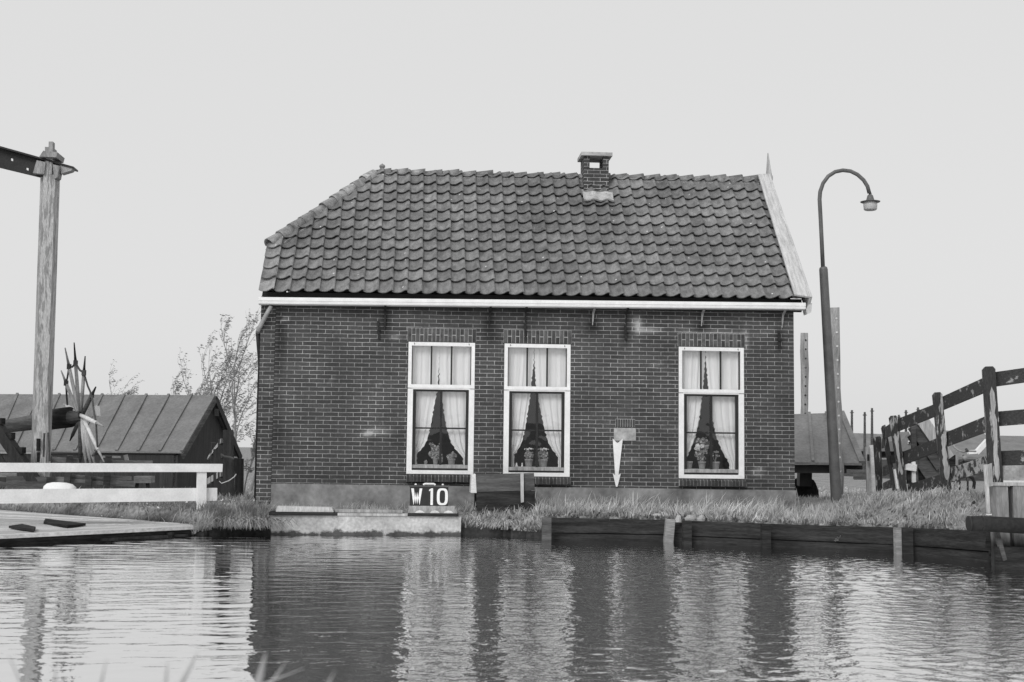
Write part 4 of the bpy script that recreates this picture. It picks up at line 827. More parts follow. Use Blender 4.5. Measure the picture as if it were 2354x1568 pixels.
# low plank barrier and trough behind the railing
db = 26.; PB = lambda x, y, d=db: atD(*crop(0, 1550, 3.92)(x, y), d)
t = thing('plank_barrier', 'low broken barrier of grey planks between leaning stakes behind the railing', 'barrier', PB(1200, 800))
def slab(m, x0, y0, x1, y1, h, d=db, th=.05): P = [PB(x0, y0, d), PB(x1, y1, d), PB(x1, y1+h, d), PB(x0, y0+h, d)]; return m.hexa(P, [p+np.array([0, th, 0]) for p in P])
for a in ((770, 625, 1240, 640, 75), (980, 590, 1500, 640, 60), (1280, 650, 1900, 690, 80), (1550, 610, 1840, 620, 55), (620, 340, 1100, 370, 70), (1400, 390, 2140, 400, 60), (-100, 570, 230, 575, 60)): slab(MB(), *a).build('plank', GREYWOOD, t)
for (x0, x1) in ((985, 930), (1240, 1250), (1530, 1490), (680, 700)): m = MB(); m.bar(PB(x0, 330, 25.9), PB(x1, 830, 25.9), .12, .08, up=(0, 1, 0)).build('stake', MIDWOOD, t)
t = thing('wooden_trough', 'square grey wooden trough at the right end of the plank barrier', 'trough', PB(2000, 800, 25.5))
slab(MB(), 1880, 620, 2120, 620, 95, 25.5, .4).build('box', GREYWOOD, t)
for x in (1930, 2070): m = MB(); m.bar(PB(x, 716, 25.6), PB(x+(x-2000)*.3, 840, 25.6), .06, .06, up=(0, 1, 0)).build('leg', DARKWOOD, t)
m = MB(); slab(m, 1440, 330, 1690, 335, 30, 26.4); m.bar(PB(1765, 320, 26.4), PB(1790, 430, 26.4), .08, .05, up=(0, 1, 0)); single(m, 'plank', PALEWOOD, 'short pale planks leaning against the shed behind the barrier', 'plank')
# white rounded fender
m = MB(); cx, cz = PB(840, 800, 19.5), 0; ca_ = np.array(cx); r = .115
m.lathe((ca_[0]-.25, ca_[1], ca_[2]-.01), [(.01, 0), (.06, .015), (.1, .06), (.118, .14), (.122, .24), (.118, .34), (.1, .43), (.06, .485), (.01, .5)], 18, (1, 0, -.03))
single(m, 'fender', WHITE, 'white sausage-shaped fender lying behind the lower railing board', 'fender', smooth=True)
# the shed
ds_ = 34.; PS = lambda x, y, d=ds_: atD(*c2(x, y), d)
t = thing('shed', 'low dark tarred shed with a battened grey felt roof behind the railing', 'shed', PS(1000, 1100))
rL, rR = PS(-100, 494, 37.5), PS(1418, 503, 35.2); eL, eR = PS(-250, 865, 35), PS(1200, 878, 32.8); eB = PS(1585, 900, 37.4)
rR = rR; xdir = (rR-rL)/np.linalg.norm(rR-rL)
m = MB(); up = np.array([0, 0, .04]); m.hexa([eL, eR, rR, rL], [eL+up, eR+up, rR+up, rL+up]); bl = eB-(eR-eL); m.hexa([rL, rR, eB, bl], [rL+up, rR+up, eB+up, bl+up])
rf_ = m.build('roof', FELT, t)
for i in range(14):
    f = 1-.0-(i*.0945+.0); 
    if f < 0: continue
    a, b = eL+(eR-eL)*f, rL+(rR-rL)*f; MB().bar(a+up*1.5, b+up*1.5, .07, .05).build('batten', FELT, rf_)
ins = lambda p, k=.12: p-np.array([0, 0, k])
gz_ = -.35
sc = (eR+np.array([-.12, .15, 0]), eL+np.array([0, .15, 0])); g0 = lambda p: np.array([p[0], p[1], gz_])
eBi = eB+np.array([-.12, -.15, 0])
m = MB(); rRi = rR+np.array([-.12, 0, -.06]); th = np.array([-.08, .0, 0])
gl = [g0(sc[0]), g0(eBi), ins(eBi, .05), rRi, ins(sc[0], .05)]
m.hexa([p for p in gl], [p+np.array([-.08, .03, 0]) for p in gl]).build('gable_wall', DARKVERT, t)
m = MB(); m.hexa([g0(sc[1]), g0(sc[0])+np.array([-.09, .0, 0]), ins(sc[0], .05)+np.array([-.09, 0, 0]), ins(sc[1], .05)], [p+np.array([0, .08, 0]) for p in (g0(sc[1]), g0(sc[0])+np.array([-.09, .0, 0]), ins(sc[0], .05)+np.array([-.09, 0, 0]), ins(sc[1], .05))]).build('front_wall', DARKVERT, t)
m = MB(); m.bar(rR+np.array([.03, -.02, -.08]), eR+np.array([.03, -.02, -.08]), .05, .16); m.build('bargeboard', MIDWOOD, t); MB().bar(rR+np.array([.03, .02, -.06]), eB+np.array([.03, .02, -.06]), .06, .2).build('bargeboard', DARKVERT, t)
P = [PS(1422, 585, 34.2), PS(1445, 585, 34.2), PS(1445, 632, 34.2), PS(1422, 632, 34.2)]; MB().hexa([p-np.array([0, .1, 0]) for p in P], [p for p in P]).build('vent', IRON, t)
# dark gate posts and sloping boards beside the house
dg = 22.5; PG = lambda x, y, d=dg: atD(*crop(700, 1450, 3.484)(x, y), d)
t = thing('gate_post', 'broad dark plank post with a rope round it, left of the house', 'post', PG(400, 1260))
P = [PG(340, 1300), PG(478, 1300), PG(468, 320), PG(345, 320)]; MB().hexa(P, [p+np.array([0, .12, 0]) for p in P]).build('post', DARKVERT, t)
MB().tube([PG(318, 622, 22.3), PG(360, 650, 22.3), PG(430, 662, 22.3), PG(490, 680, 22.3)], .02, 6).build('rope', ROPE, t)
MB().tube([PG(300, 960, 22.3), PG(330, 988, 22.3), PG(420, 955, 22.3), PG(490, 905, 22.3), PG(512, 870, 22.3)], .008, 5).build('wire', WORNWHITE, t)
P = [PG(486, 1300, 23), PG(592, 1300, 23), PG(598, 680, 23), PG(490, 670, 23)]
single(MB().hexa(P, [p+np.array([0, .12, 0]) for p in P]), 'gate_post', DARKVERT, 'shorter dark plank post between the roped post and the house', 'post')
t = thing('board_fence', 'short weathered fence of sloping boards running back from the roped post', 'fence', PG(240, 1250, 23.5))
for (a, b, c_, d_) in (((145, 690), (320, 480), (322, 425), (165, 640)), ((215, 745), (335, 665), (325, 622), (200, 745)), ((150, 1000), (318, 900), (318, 820), (150, 925))):
    P = [PG(*a, 23.5), PG(*b, 22.7), PG(*c_, 22.7), PG(*d_, 23.5)]; MB().hexa(P, [p+np.array([.03, .05, 0]) for p in P]).build('rail', OLDWOOD if a[0] != 215 else MIDWOOD, t)
for (x0, y0, x1, y1, d) in ((225, 480, 225, 1200, 23.3), (318, 440, 318, 1200, 22.8), (285, 560, 285, 1200, 23.)): MB().bar(PG(x0, y0, d), PG(x1, y1, d), .09 if x0 != 285 else .16, .07, up=(0, 1, 0)).build('upright', DARKVERT, t)
# ================================================================== the right bank
# timber retaining wall along the water
t = thing('timber_bank_wall', 'dark tarred plank retaining wall along the right bank', 'retaining wall', (4.2, -2.9, -.3))
TW = [(1250, 1240, 1190), (1400, 1241, 1193), (1537, 1244, 1195.5), (1577, 1247, 1197), (1760, 1255, 1204), (1900, 1261.5, 1208.5), (2072, 1270, 1213), (2290, 1292, 1222)]
low = [atZ(x, y, 0.) for x, y, _ in TW]; top = []
for (x, y, ty), p in zip(TW, low):
    d = ray(x, ty); k = (p[1]-CAM[1])/d[1]; top.append((CAM+d*k)[2])
for seg in (((0, 1, 2), 1), ((3, 4), 2), ((4, 5, 6), 3), ((6, 7), 4)):
    ix, sd_ = seg
    for a, b in zip(ix[:-1], ix[1:]):
        for (f0, f1, off) in ((.02, .40, .012), (.435, 1.0, -.004)):
            m = MB(); A, B = low[a], low[b]; n_ = np.array([-(B-A)[1], (B-A)[0], 0]); n_ /= np.linalg.norm(n_); z = lambda i, f: -.06+(top[i]+.06)*f
            P = [(A[0], A[1], z(a, f0)), (B[0], B[1], z(b, f0)), (B[0], B[1], z(b, f1)), (A[0], A[1], z(a, f1))]; P = [np.array(p)-n_*off for p in P]
            m.hexa(P, [p+n_*.05 for p in P]).build('plank', DARKWOOD, t)
a, b = low[2], low[3]; MB().prism([(a[0], a[1]+.03, -.1), (b[0], b[1]+.03, -.1), (b[0], b[1]+.03, top[3]-.03), (a[0], a[1]+.03, top[2]-.03)], (0, .05, 0)).build('plank', DARKWOOD, t)
for (px, py, ty, w, m_, lean) in ((1255, 1243, 1189, .12, MIDWOOD, 0), (1536, 1246, 1193, .12, GREYWOOD, .06), (1577, 1249, 1196, .11, DARKWOOD, 0), (1758, 1257, 1204, .11, DARKWOOD, 0), (2062, 1272, 1212, .085, GREYWOOD, 0), (2082, 1273, 1212, .12, DARKWOOD, 0), (2285, 1294, 1216, .12, DARKWOOD, 0)):
    p = atZ(px, py, 0.); d = ray(px, ty); k = (p[1]-CAM[1])/d[1]; zt2 = (CAM+d*k)[2]
    MB().bar((p[0]-lean, p[1]-.05, -.5), (p[0]+lean*.3, p[1]-.03, zt2), w, .09, up=(0, 1, 0)).build('post', m_, t)
STP = [(1508, 1187, 26), (1530, 1186, 18), (1590, 1190, 30), (1612, 1191, 22), (1644, 1188, 34), (1668, 1190, 30), (1560, 1191, 14)]
for k, (px, py, w) in enumerate(STP):
    p = atZ(px, py+4, .30); s = w/2941*17; m = MB(); n = 9; q = random.Random(k)
    rings = [[Vector((p[0]+math.cos(6.283*i/n)*s*.5*f*q.uniform(.85, 1.15)+sh, p[1]+.05+math.sin(6.283*i/n)*s*.35*f, p[2]+h)) for i in range(n)] for f, h, sh in ((.9, -.03, 0), (1, .01, 0), (.75, .045*q.uniform(.7, 1.2), .01), (.25, .06, .015))]
    vs = [v for r_ in rings for v in r_]; fs = [(a*n+i, a*n+(i+1) % n, (a+1)*n+(i+1) % n, (a+1)*n+i) for a in range(3) for i in range(n)]+[tuple(range(3*n, 4*n))]
    m.add(vs, fs); single(m, 'stone', STONEM, 'pale rough stone lying in the grass along the edge of the timber bank wall', 'stone', 'stones along the bank edge')
# street lamp
dl = 20.6; c = crop(2000, 500, 1.8108); PLm = lambda x, y, d=dl: atD(*c(x, y), d)
base = atD(1922, 1153, dl)
t = thing('street_lamp', 'grey street lamp with a swan-neck arm and a disc-shaped shade', 'street lamp', base)
tp = PLm(1724, 840); bt = base.copy(); bt[2] -= .2
MB().tube([bt, base+(tp-base)*.02, tp-(tp-base)*.004, PLm(1723, 832), PLm(1722, 826)], [.086, .086, .068, .06, .036], 18).build('pole', LAMPGREY, t, True)
arm = [(1721, 832), (1712, 640), (1704, 480), (1699, 390), (1703, 340), (1722, 285), (1755, 240), (1800, 211), (1850, 201), (1900, 207), (1945, 229), (1985, 265), (2010, 305), (2022, 350)]
MB().tube([PLm(*a) for a in arm], [.033]*5+[.031]*9, 14).build('arm', LAMPGREY, t, True)
l0 = PLm(2028, 405); sc_ = dl/2941.3/1.5602/1.8108
hd = MB().lathe(l0, [(.5, 0), (62*sc_, -3*sc_), (64*sc_, 0), (40*sc_, 6*sc_), (26*sc_, 10*sc_), (23*sc_, 22*sc_), (17*sc_, 42*sc_), (10*sc_, 46*sc_), (9*sc_, 58*sc_), (3*sc_, 62*sc_)][1:], 28).build('shade', LAMPGREY, t, True)
MB().lathe(l0+np.array([0, 0, -56*sc_]), [(36*sc_, 0), (42*sc_, 6*sc_), (44*sc_, 30*sc_), (44*sc_, 52*sc_)], 24).build('globe', FROST, t, True)
# bridge railing with leaning posts
t = thing('bridge_railing', 'dark flaking three-board railing climbing to the bridge at the right', 'railing', atD(2150, 1144, 16.5))
k1 = crop(3050, 1450, 3.79); k7 = crop(2750, 1100, 1.6504)
PO = [(26.2, k1(303, 470), k1(412, 448), k1(437, 1260), k1(352, 1280)), (22.6, k1(415, 325), k1(478, 292), k1(650, 1260), k1(585, 1270)), (19.5, k1(520, 185), k1(640, 175), k1(778, 1255), k1(690, 1260)),
      (16.5, k1(1118, -20), k1(1245, -30), k1(1385, 1275), k1(1255, 1285)), (14.3, k7(1279, 370), k7(1351, 368), k7(1404, 1130), k7(1325, 1140))]
tops_ = {3: (k7(981, 522), k7(1037, 518))}
for i, (d, a, b, c_, e) in enumerate(PO):
    if i in tops_: a, b = tops_[i]
    P = [atD(*e, d), atD(*c_, d), atD(*b, d), atD(*a, d)]; th = np.array([.05, .15, 0]); P = [np.array(p) for p in P]
    lp0 = P[:2]+[P[2], P[2]*.8+P[3]*.2+np.array([0, 0, .03]), P[3]*.8+P[2]*.2+np.array([0, 0, .03]), P[3]]
    po = MB().hexa(lp0, [p+th for p in lp0]).build('post', FENCEV, t)
    if i >= 2:      # long bare strip where the paint has gone
        q = random.Random(i); W_ = P[1]-P[0]; Ht = P[3]-P[0]; n = 14; f0, f1, u0, u1 = ((.28, .8, .30, .80), (.18, .62, .38, .86), (.14, .86, .42, .74))[i-2]
        l_ = [P[0]+Ht*(f0+(f1-f0)*j/n)+W_*(u0+q.uniform(-.06, .08)+(.15 if j in (0, n) else 0)) for j in range(n+1)]; r_ = [P[0]+Ht*(f0+(f1-f0)*j/n)+W_*(u1+q.uniform(-.10, .06)-(.15 if j in (0, n) else 0)) for j in range(n+1)]
        m = MB(); e = np.array([0, -.0015, 0]); m.add([p+e for p in l_]+[p+e for p in r_], [(j, n+1+j, n+2+j, j+1) for j in range(n)]); m.build('bare_strip', OLDWOOD, po, fix=False)
FENCEP = worn_paint('mostly_bare_board', .05, .38, .47, (1.5, 1.5, 3))
def frail(l0, l1, r0, r1, d0, d1, m_=FENCEM):   # left bottom/top, right bottom/top
    P = [atD(*l0, d0), atD(*r0, d1), atD(*r1, d1), atD(*l1, d0)]; th = np.array([.03, .03, 0])*1.3
    MB().hexa(P, [p+th for p in P]).build('rail', m_, t)
p_, q_ = 16.57, 14.4; s_ = 19.57
frail(k7(1345, 472), k7(1345, 387), k7(1720, 420), k7(1720, 334), 14.38, 13.6)
frail(k1(2000, 297), k1(2000, 97), k1(2760, 238), k1(2760, 34), 14.38, 13.6)
frail(k1(2040, 834), k1(2040, 634), k1(2760, 815), k1(2760, 606), 14.38, 13.6)
frail(k7(1035, 612), k7(1035, 533), k7(1285, 507), k7(1285, 418), 16.6, 14.4)
frail(k1(1300, 574), k1(1300, 378), k1(1840, 374), k1(1840, 158), 16.6, 14.4)
frail(k1(1345, 1062), k1(1345, 872), k1(1880, 887), k1(1880, 686), 16.6, 14.4, FENCEP)
frail(k1(625, 372), k1(625, 202), k1(1140, 163), k1(1140, -4), 19.6, 16.6)
frail(k1(710, 824), k1(710, 643), k1(1190, 638), k1(1190, 453), 19.6, 16.6)
frail(k1(775, 1235), k1(775, 1090), k1(1225, 1120), k1(1225, 950), 19.6, 16.6)
frail(k1(455, 460), k1(455, 318), k1(560, 420), k1(560, 245), 22.7, 19.6)
frail(k1(540, 805), k1(540, 700), k1(640, 790), k1(640, 670), 22.7, 19.6, DARKWOOD)
frail(k1(420, 600), k1(420, 470), k1(470, 560), k1(470, 430), 26.2, 22.7); frail(k1(440, 980), k1(440, 850), k1(540, 930), k1(540, 790), 26.2, 22.7); frail(k1(440, 1165), k1(440, 1070), k1(560, 1130), k1(560, 1010), 26.2, 22.7)
# pale gate posts beyond the railing
t = thing('gate_post', 'pale worn broad post at the far foot of the dark bridge railing', 'post', atD(*k1(290, 1300), 27))
P = [atD(*k1(225, 1310), 27), atD(*k1(290, 1310), 27), atD(*k1(260, 575), 27), atD(*k1(203, 575), 27)]; MB().hexa(P, [np.array(p)+np.array([.02, .1, 0]) for p in P]).build('post', OLDWOOD, t)
P = [atD(*k1(288, 1310), 27.1), atD(*k1(360, 1310), 27.1), atD(*k1(322, 550), 27.1), atD(*k1(258, 556), 27.1)]; MB().hexa(P, [np.array(p)+np.array([.02, .1, 0]) for p in P]).build('board', WORNWHITE, t)
MB().hexa([atD(*k1(222, 770), 26.8), atD(*k1(256, 770), 26.8), atD(*k1(256, 680), 26.8), atD(*k1(222, 680), 26.8)], [atD(*k1(222, 770), 26.95), atD(*k1(256, 770), 26.95), atD(*k1(256, 680), 26.95), atD(*k1(222, 680), 26.95)]).build('hinge', IRON, t)
# plank gate leaf with diagonal boards behind the railing
dq = 23.; t = thing('plank_gate', 'dark gate of diagonal boards with white stakes, standing behind the railing', 'gate', atD(*k1(1000, 1100), dq))
def gboard(x0, y0, x1, y1, w, m_, d=dq): m = MB(); m.bar(atD(*k1(x0, y0), d), atD(*k1(x1, y1), d), w, .05, up=(0, 1, 0)).build('board', m_, t)
gboard(870, 270, 1250, 830, .30, MIDWOOD); gboard(975, 225, 1330, 740, .22, OLDWOOD, dq-.05); gboard(840, 400, 1180, 950, .22, DARKWOOD, dq+.08); gboard(880, 620, 1180, 1060, .30, MIDWOOD, dq+.04); gboard(860, 790, 1010, 1040, .2, DARKWOOD, dq+.1)
gboard(845, 300, 880, 1060, .09, MIDWOOD, dq-.1); gboard(848, 780, 855, 1060, .07, WORNWHITE, dq-.15); gboard(745, 845, 890, 865, .12, WORNWHITE, dq-.2)
gboard(800, 700, 800, 1080, .1, DARKWOOD, dq-.1)
P = [atD(*k1(590, 890), 21), atD(*k1(612, 880), 21), atD(*k1(652, 1145), 21), atD(*k1(628, 1150), 21)]
t = thing('marker_stake', 'thin white stake between the second and third dark railing posts', 'stake', atD(*k1(640, 1150), 21)); MB().hexa(P, [np.array(p)+np.array([0, .05, 0]) for p in P]).build('stake', WHITE, t)
# bicycle facing the camera
db_ = 26.5; KB = lambda x, y, d=db_: atD(*k1(x, y), d)
t = thing('bicycle', 'bicycle with pale handlebars and a headlamp, parked facing the bridge railing', 'bicycle', KB(1480, 1180))
def wheel(cx, cy, rx, rz, d):
    c_ = KB(cx, cy, d); k = d/2941.3/1.5602/3.79; pts = [c_+np.array([math.cos(a)*rx*k, math.cos(a)*.28, math.sin(a)*rz*k]) for a in np.linspace(0, 2*math.pi, 33)]
    w = MB().tube(pts, .018, 8, cap=False).build('tyre', SASHM, t, True); 
    MB().tube([c_+(p-c_)*.94 for p in pts], .012, 6, cap=False).build('rim', ZINC, w, True)
    m = MB(); [m.tube([c_, c_+(p-c_)*.94], .003, 4) for p in pts[::2]]; m.build('spoke_set', ZINC, w)
    return c_
f_ = wheel(1590, 1075, 85, 190, 26.3); r_ = wheel(1445, 1060, 40, 185, 26.9)
MB().tube([f_, KB(1545, 830, 26.4), KB(1530, 690, 26.5)], .02, 8).build('fork', SASHM, t)
fr_b = MB(); fr_b.tube([KB(1540, 800, 26.45), KB(1480, 1020, 26.7), r_], .018, 8); fr_b.tube([KB(1538, 770, 26.45), KB(1440, 800, 26.9), KB(1480, 1020, 26.7)], .018, 8); fr_b.tube([KB(1440, 800, 26.9), r_], .014, 8); fr_b.build('frame', SASHM, t)
h = MB().tube([KB(1390, 540, 26.5), KB(1410, 590, 26.5), KB(1460, 625, 26.45), KB(1530, 650, 26.5), KB(1590, 635, 26.5), KB(1700, 640, 26.6)], .018, 8).build('handlebar', ZINC, t, True)
MB().tube([KB(1585, 634, 26.5), KB(1570, 615, 26.4)], .03, 8).build('grip', SASHM, h)
MB().lathe(KB(1555, 730, 26.3), [(.01, -.02), (.04, -.012), (.05, 0), (.05, .02), (.035, .06), (.014, .08)], 16, axis=(-.2, 1, 0)).build('headlamp', ZINC, t, True)
m = MB(); P = [KB(1350, 690, 26.6), KB(1460, 690, 26.6), KB(1460, 830, 26.6), KB(1360, 850, 26.6)]; m.hexa(P, [p+np.array([0, .25, 0]) for p in P]).build('saddle_bag', DARKWOOD, t)
MB().tube([KB(1443, 640, 26.45), KB(1443, 830, 26.45)], .03, 8).build('pump', ZINC, t)
MB().tube([KB(1615, 985, 26.25), KB(1655, 1000, 26.25), KB(1680, 1060, 26.25), KB(1670, 1150, 26.25)], .035, 6).build('mudguard', IRON, t)
# pale panel with a white lower edge
dp = 20.; t = thing('pale_panel', 'pale panel with a white lower edge behind the nearest railing bay', 'panel', atD(*k1(2300, 1110), dp))
P = [atD(*k1(2080, 1035), dp), atD(*k1(2700, 1045), dp), atD(*k1(2700, 820), dp), atD(*k1(2090, 835), dp)]; MB().hexa(P, [np.array(p)+np.array([0, .04, 0]) for p in P]).build('sheet', CONCRETE, t)
P = [atD(*k1(2075, 1062), dp-.04), atD(*k1(2700, 1068), dp-.04), atD(*k1(2700, 1043), dp-.04), atD(*k1(2080, 1035), dp-.04)]; MB().hexa(P, [np.array(p)+np.array([0, .07, 0]) for p in P]).build('edge_rail', WHITE, t)
for x in range(2100, 2700, 60): P = [atD(*k1(x, 1090), dp), atD(*k1(x+34, 1090), dp), atD(*k1(x+34, 1066), dp), atD(*k1(x, 1066), dp)]; MB().hexa(P, [np.array(p)+np.array([0, .03, 0]) for p in P]).build('slat', DARKWOOD, t)
# abutment, pipe and gauge stake
da = 13.9; t = thing('bridge_abutment', 'weathered grey plank abutment in the water at the right edge', 'abutment', atD(2330, 1290, da))
zt_a = atD(2330, 1117, da)[2]; xa = atD(2275, 1200, da)[0]
yy = atD(2330, 1200, da)[1]
xk = [xa, atD(*k1(2148, 1300), da)[0], atD(*k1(2215, 1300), da)[0], xa+1.0, xa+2.2]
MB().hexa([(xk[0]+.05, yy, -.4), (xk[1]+.03, yy, -.4), (xk[1]+.03, yy+.06, -.4), (xk[0]+.05, yy+.06, -.4)], [(xk[0], yy, zt_a), (xk[1], yy, zt_a), (xk[1], yy+.06, zt_a), (xk[0], yy+.06, zt_a)]).build('board', ABUT, t)
MB().box(xk[1]+.031, xk[2], yy+.035, yy+.07, -.4, zt_a-.01).build('board', DARKVERT, t)
MB().box(xk[2]+.002, xk[3], yy-.01, yy+.06, -.4, zt_a).build('board', ABUT, t); MB().box(xk[3]+.004, xk[4], yy-.005, yy+.06, -.4, zt_a).build('board', ABUT, t)
MB().hexa([(xk[0]+.03, yy+.07, -.4), (xk[4], yy+.07, -.4), (xk[4]+.7, yy+1.2, -.4), (xk[0]+.66, yy+1.2, -.4)], [(xk[0]+.03, yy+.07, zt_a-.03), (xk[4], yy+.07, zt_a-.03), (xk[4]+.7, yy+1.2, zt_a-.03), (xk[0]+.66, yy+1.2, zt_a-.03)]).build('core', MIDWOOD, t)
MB().box(xk[0]-.01, xk[4], yy-.02, yy+.1, zt_a+.001, zt_a+.035).build('cap', OLDWOOD, t)
MB().box(xk[0]+.02, xk[4], yy-.12, yy-.02, -.3, .22).build('waling', DARKWOOD, t)
kp = crop(2400, 1700, 1.8521); dpp = 13.6; PP = lambda x, y, d=dpp: atD(*kp(x, y), d)
t = thing('drain_pipe', 'thick dark pipe jutting from the abutment over the timber wall', 'pipe', PP(2200, 350))
MB().tube([PP(1990, 330), PP(2080, 330), PP(2700, 362)], [.08, .083, .083], 18).build('pipe', IRON, t, True)
MB().tube([PP(1984, 330), PP(1994, 330)], .084, 18).build('pipe_mouth', SASHM, t); MB().tube([PP(2068, 330), PP(2080, 331)], .088, 18).build('collar', SASHM, t)
MB().bar(PP(2172, 385, 13.75), PP(2222, 572, 13.75), .045, .05, up=(0, 1, 0)).build('prop', MIDWOOD, t)
MB().hexa([PP(2095, 500, 14.), PP(2160, 510, 14.), PP(2160, 300, 14.), PP(2110, 300, 14.)], [PP(2095, 500, 14.15), PP(2160, 510, 14.15), PP(2160, 300, 14.15), PP(2110, 300, 14.15)]).build('bracket', DARKWOOD, t)
dk_ = 13.75; t = thing('gauge_stake', 'white worn stake with a small white foot against the abutment', 'stake', atD(*k1(1890, 1500), dk_))
P = [atD(*k1(1862, 1480), dk_), atD(*k1(1898, 1480), dk_), atD(*k1(1862, 815), dk_), atD(*k1(1815, 825), dk_)]; MB().hexa(P, [np.array(p)+np.array([0, .03, 0]) for p in P]).build('stake', OLDWOOD, t)
P = [atD(*k1(1866, 1120), dk_+.04), atD(*k1(1932, 1110), dk_+.04), atD(*k1(1920, 800), dk_+.04), atD(*k1(1862, 830), dk_+.04)]; MB().hexa(P, [np.array(p)+np.array([0, .03, 0]) for p in P]).build('backing', OLDWOOD, t)
P = [atD(*k1(1860, 1507), dk_), atD(*k1(1916, 1507), dk_), atD(*k1(1916, 1490), dk_), atD(*k1(1860, 1490), dk_)]; MB().hexa(P, [np.array(p)+np.array([0, .04, 0]) for p in P]).build('foot', WHITE, t)
# hay barrack with its drilled poles
dh = 28.; P7 = lambda x, y, d=dh: atD(*k7(x, y), d)
t = thing('hay_barrack', 'hay barrack with a grey felt roof on tall drilled poles right of the house', 'hay barrack', P7(330, 1130))
eL, eR, rR_, rL_ = P7(-200, 928, 27), P7(562, 940, 27), P7(440, 640, 29.2), P7(-60, 655, 29.2); eB = P7(500, 925, 31.5); eBL = eB-(eR-eL)
up = np.array([0, 0, .05]); m = MB(); m.hexa([eL, eR, rR_, rL_], [q+up for q in (eL, eR, rR_, rL_)]); 
m.hexa([eR, eB, rR_], [q+up for q in (eR, eB, rR_)]); m.hexa([eBL, eB, rR_, rL_], [q+up for q in (eBL, eB, rR_, rL_)])
rf_ = m.build('roof', FELT, t)
for f in (.39, .62, .82): MB().bar((eL+(eR-eL)*f)+up*1.4, (rL_+(rR_-rL_)*f)+up*1.4, .06, .05).build('batten', FELT, rf_)
MB().bar(eR+up*1.4, rR_+up*1.4, .12, .06).build('batten', FELT, rf_)
m = MB(); dn = np.array([0, 0, -.18]); a, b = P7(-200, 932, 27.15), P7(470, 938, 27.15); m.hexa([a, b, b+np.array([0, .12, 0]), a+np.array([0, .12, 0])], [a+dn, b+dn*.95, b+dn*.95+np.array([0, .12, 0]), a+dn+np.array([0, .12, 0])]).build('eave_beam', STEEL, t)
a, b = P7(380, 940, 27.6), P7(560, 945, 27.6); MB().bar(a, b, .12, .14).build('eave_beam', STEEL, t)
def pole(x0, y0, x1, y1, w, d, lab_m=PALEWOOD):
    m = MB(); a, b = P7(x1, y1, d), P7(x0, y0, d); n = 7
    m.tube([a+(b-a)*i/n+np.array([rnd.uniform(-.012, .012), 0, 0]) for i in range(n+1)], [w*rnd.uniform(.46, .54) for i in range(n+1)], 10)
    o = m.build('pole', PALEWOOD, t, True); k = MB()
    for i in range(12):
        q = a+(b-a)*(.14+.8*i/11)+np.array([0, -w*.5, 0]); k.lathe(q, [(.022, -.004), (.022, .012)], 8, axis=(0, 1, 0))
    k.build('peg_hole_disc', WORNWHITE if x0 > 300 else SASHM, o)  # laid-on discs
pole(222, 155, 218, 900, .18, 30.2); pole(400, 5, 428, 1130, .19, 26.8)
MB().bar(P7(222, 980, 27.6), P7(220, 1060, 27.6), .27, .2, up=(0, 1, 0)).build('stub_post', STEEL, t)
m = MB(); q = random.Random(4); cen = P7(215, 1080, 28.0); n = 26; rings = []
for k, (h, f) in enumerate(((-.6, 1.15), (-.3, 1.08), (-.15, .98), (.0, .95), (.12, .85), (.2, .65), (.24, .3))):
    rings.append([cen+np.array([math.cos(6.283*i/n)*.32*f*q.uniform(.9, 1.1), math.sin(6.283*i/n)*.32*f, h+q.uniform(-.02, .02)]) for i in range(n)])
m.add([v for r_ in rings for v in r_], [(a*n+i, a*n+(i+1) % n, (a+1)*n+(i+1) % n, (a+1)*n+i) for a in range(6) for i in range(n)]+[tuple(range(6*n, 7*n))])
single(m, 'hay_heap', HAYM, 'dark heap of old hay under the hay barrack roof', 'hay heap')
# far things: thin poles, rack, farmhouses
for (x, y0, y1, d) in ((502, 612, 790, 70), (578, 624, 860, 60), (621, 600, 800, 60), (822, 612, 770, 75), (780, 640, 770, 80), (893, 596, 760, 75)):
    a, b = P7(x, y1+60, d), P7(x, y0, d); m = MB(); m.tube([a, b], [.085*d/70, .06*d/70], 8); m.box(b[0]-.10*d/70, b[0]+.10*d/70, b[1]-.04, b[1]+.04, b[2]-.16, b[2]-.12)
    single(m, 'far_pole', MIDWOOD, 'thin bare pole with a short crossbar standing far off beyond the railing', 'pole', 'thin poles beyond the railing')
d = 47.; t = thing('hay_rack', 'small dark ladder-like rack standing in the meadow left of the pale gate post', 'rack', P7(550, 1022, d))
for x in (522, 552, 584): MB().bar(P7(x, 1022, d), P7(x, 962, d), .12, .1, up=(0, 1, 0)).build('upright', MIDWOOD, t)
for y in (968, 984, 1000, 1016): MB().bar(P7(516, y, d-.08), P7(590, y, d-.08), .1, .06, up=(0, 1, 0)).build('bar', MIDWOOD, t)
FARROOF = mat('far_roof', .16, .22, scale=1, fine=.1)
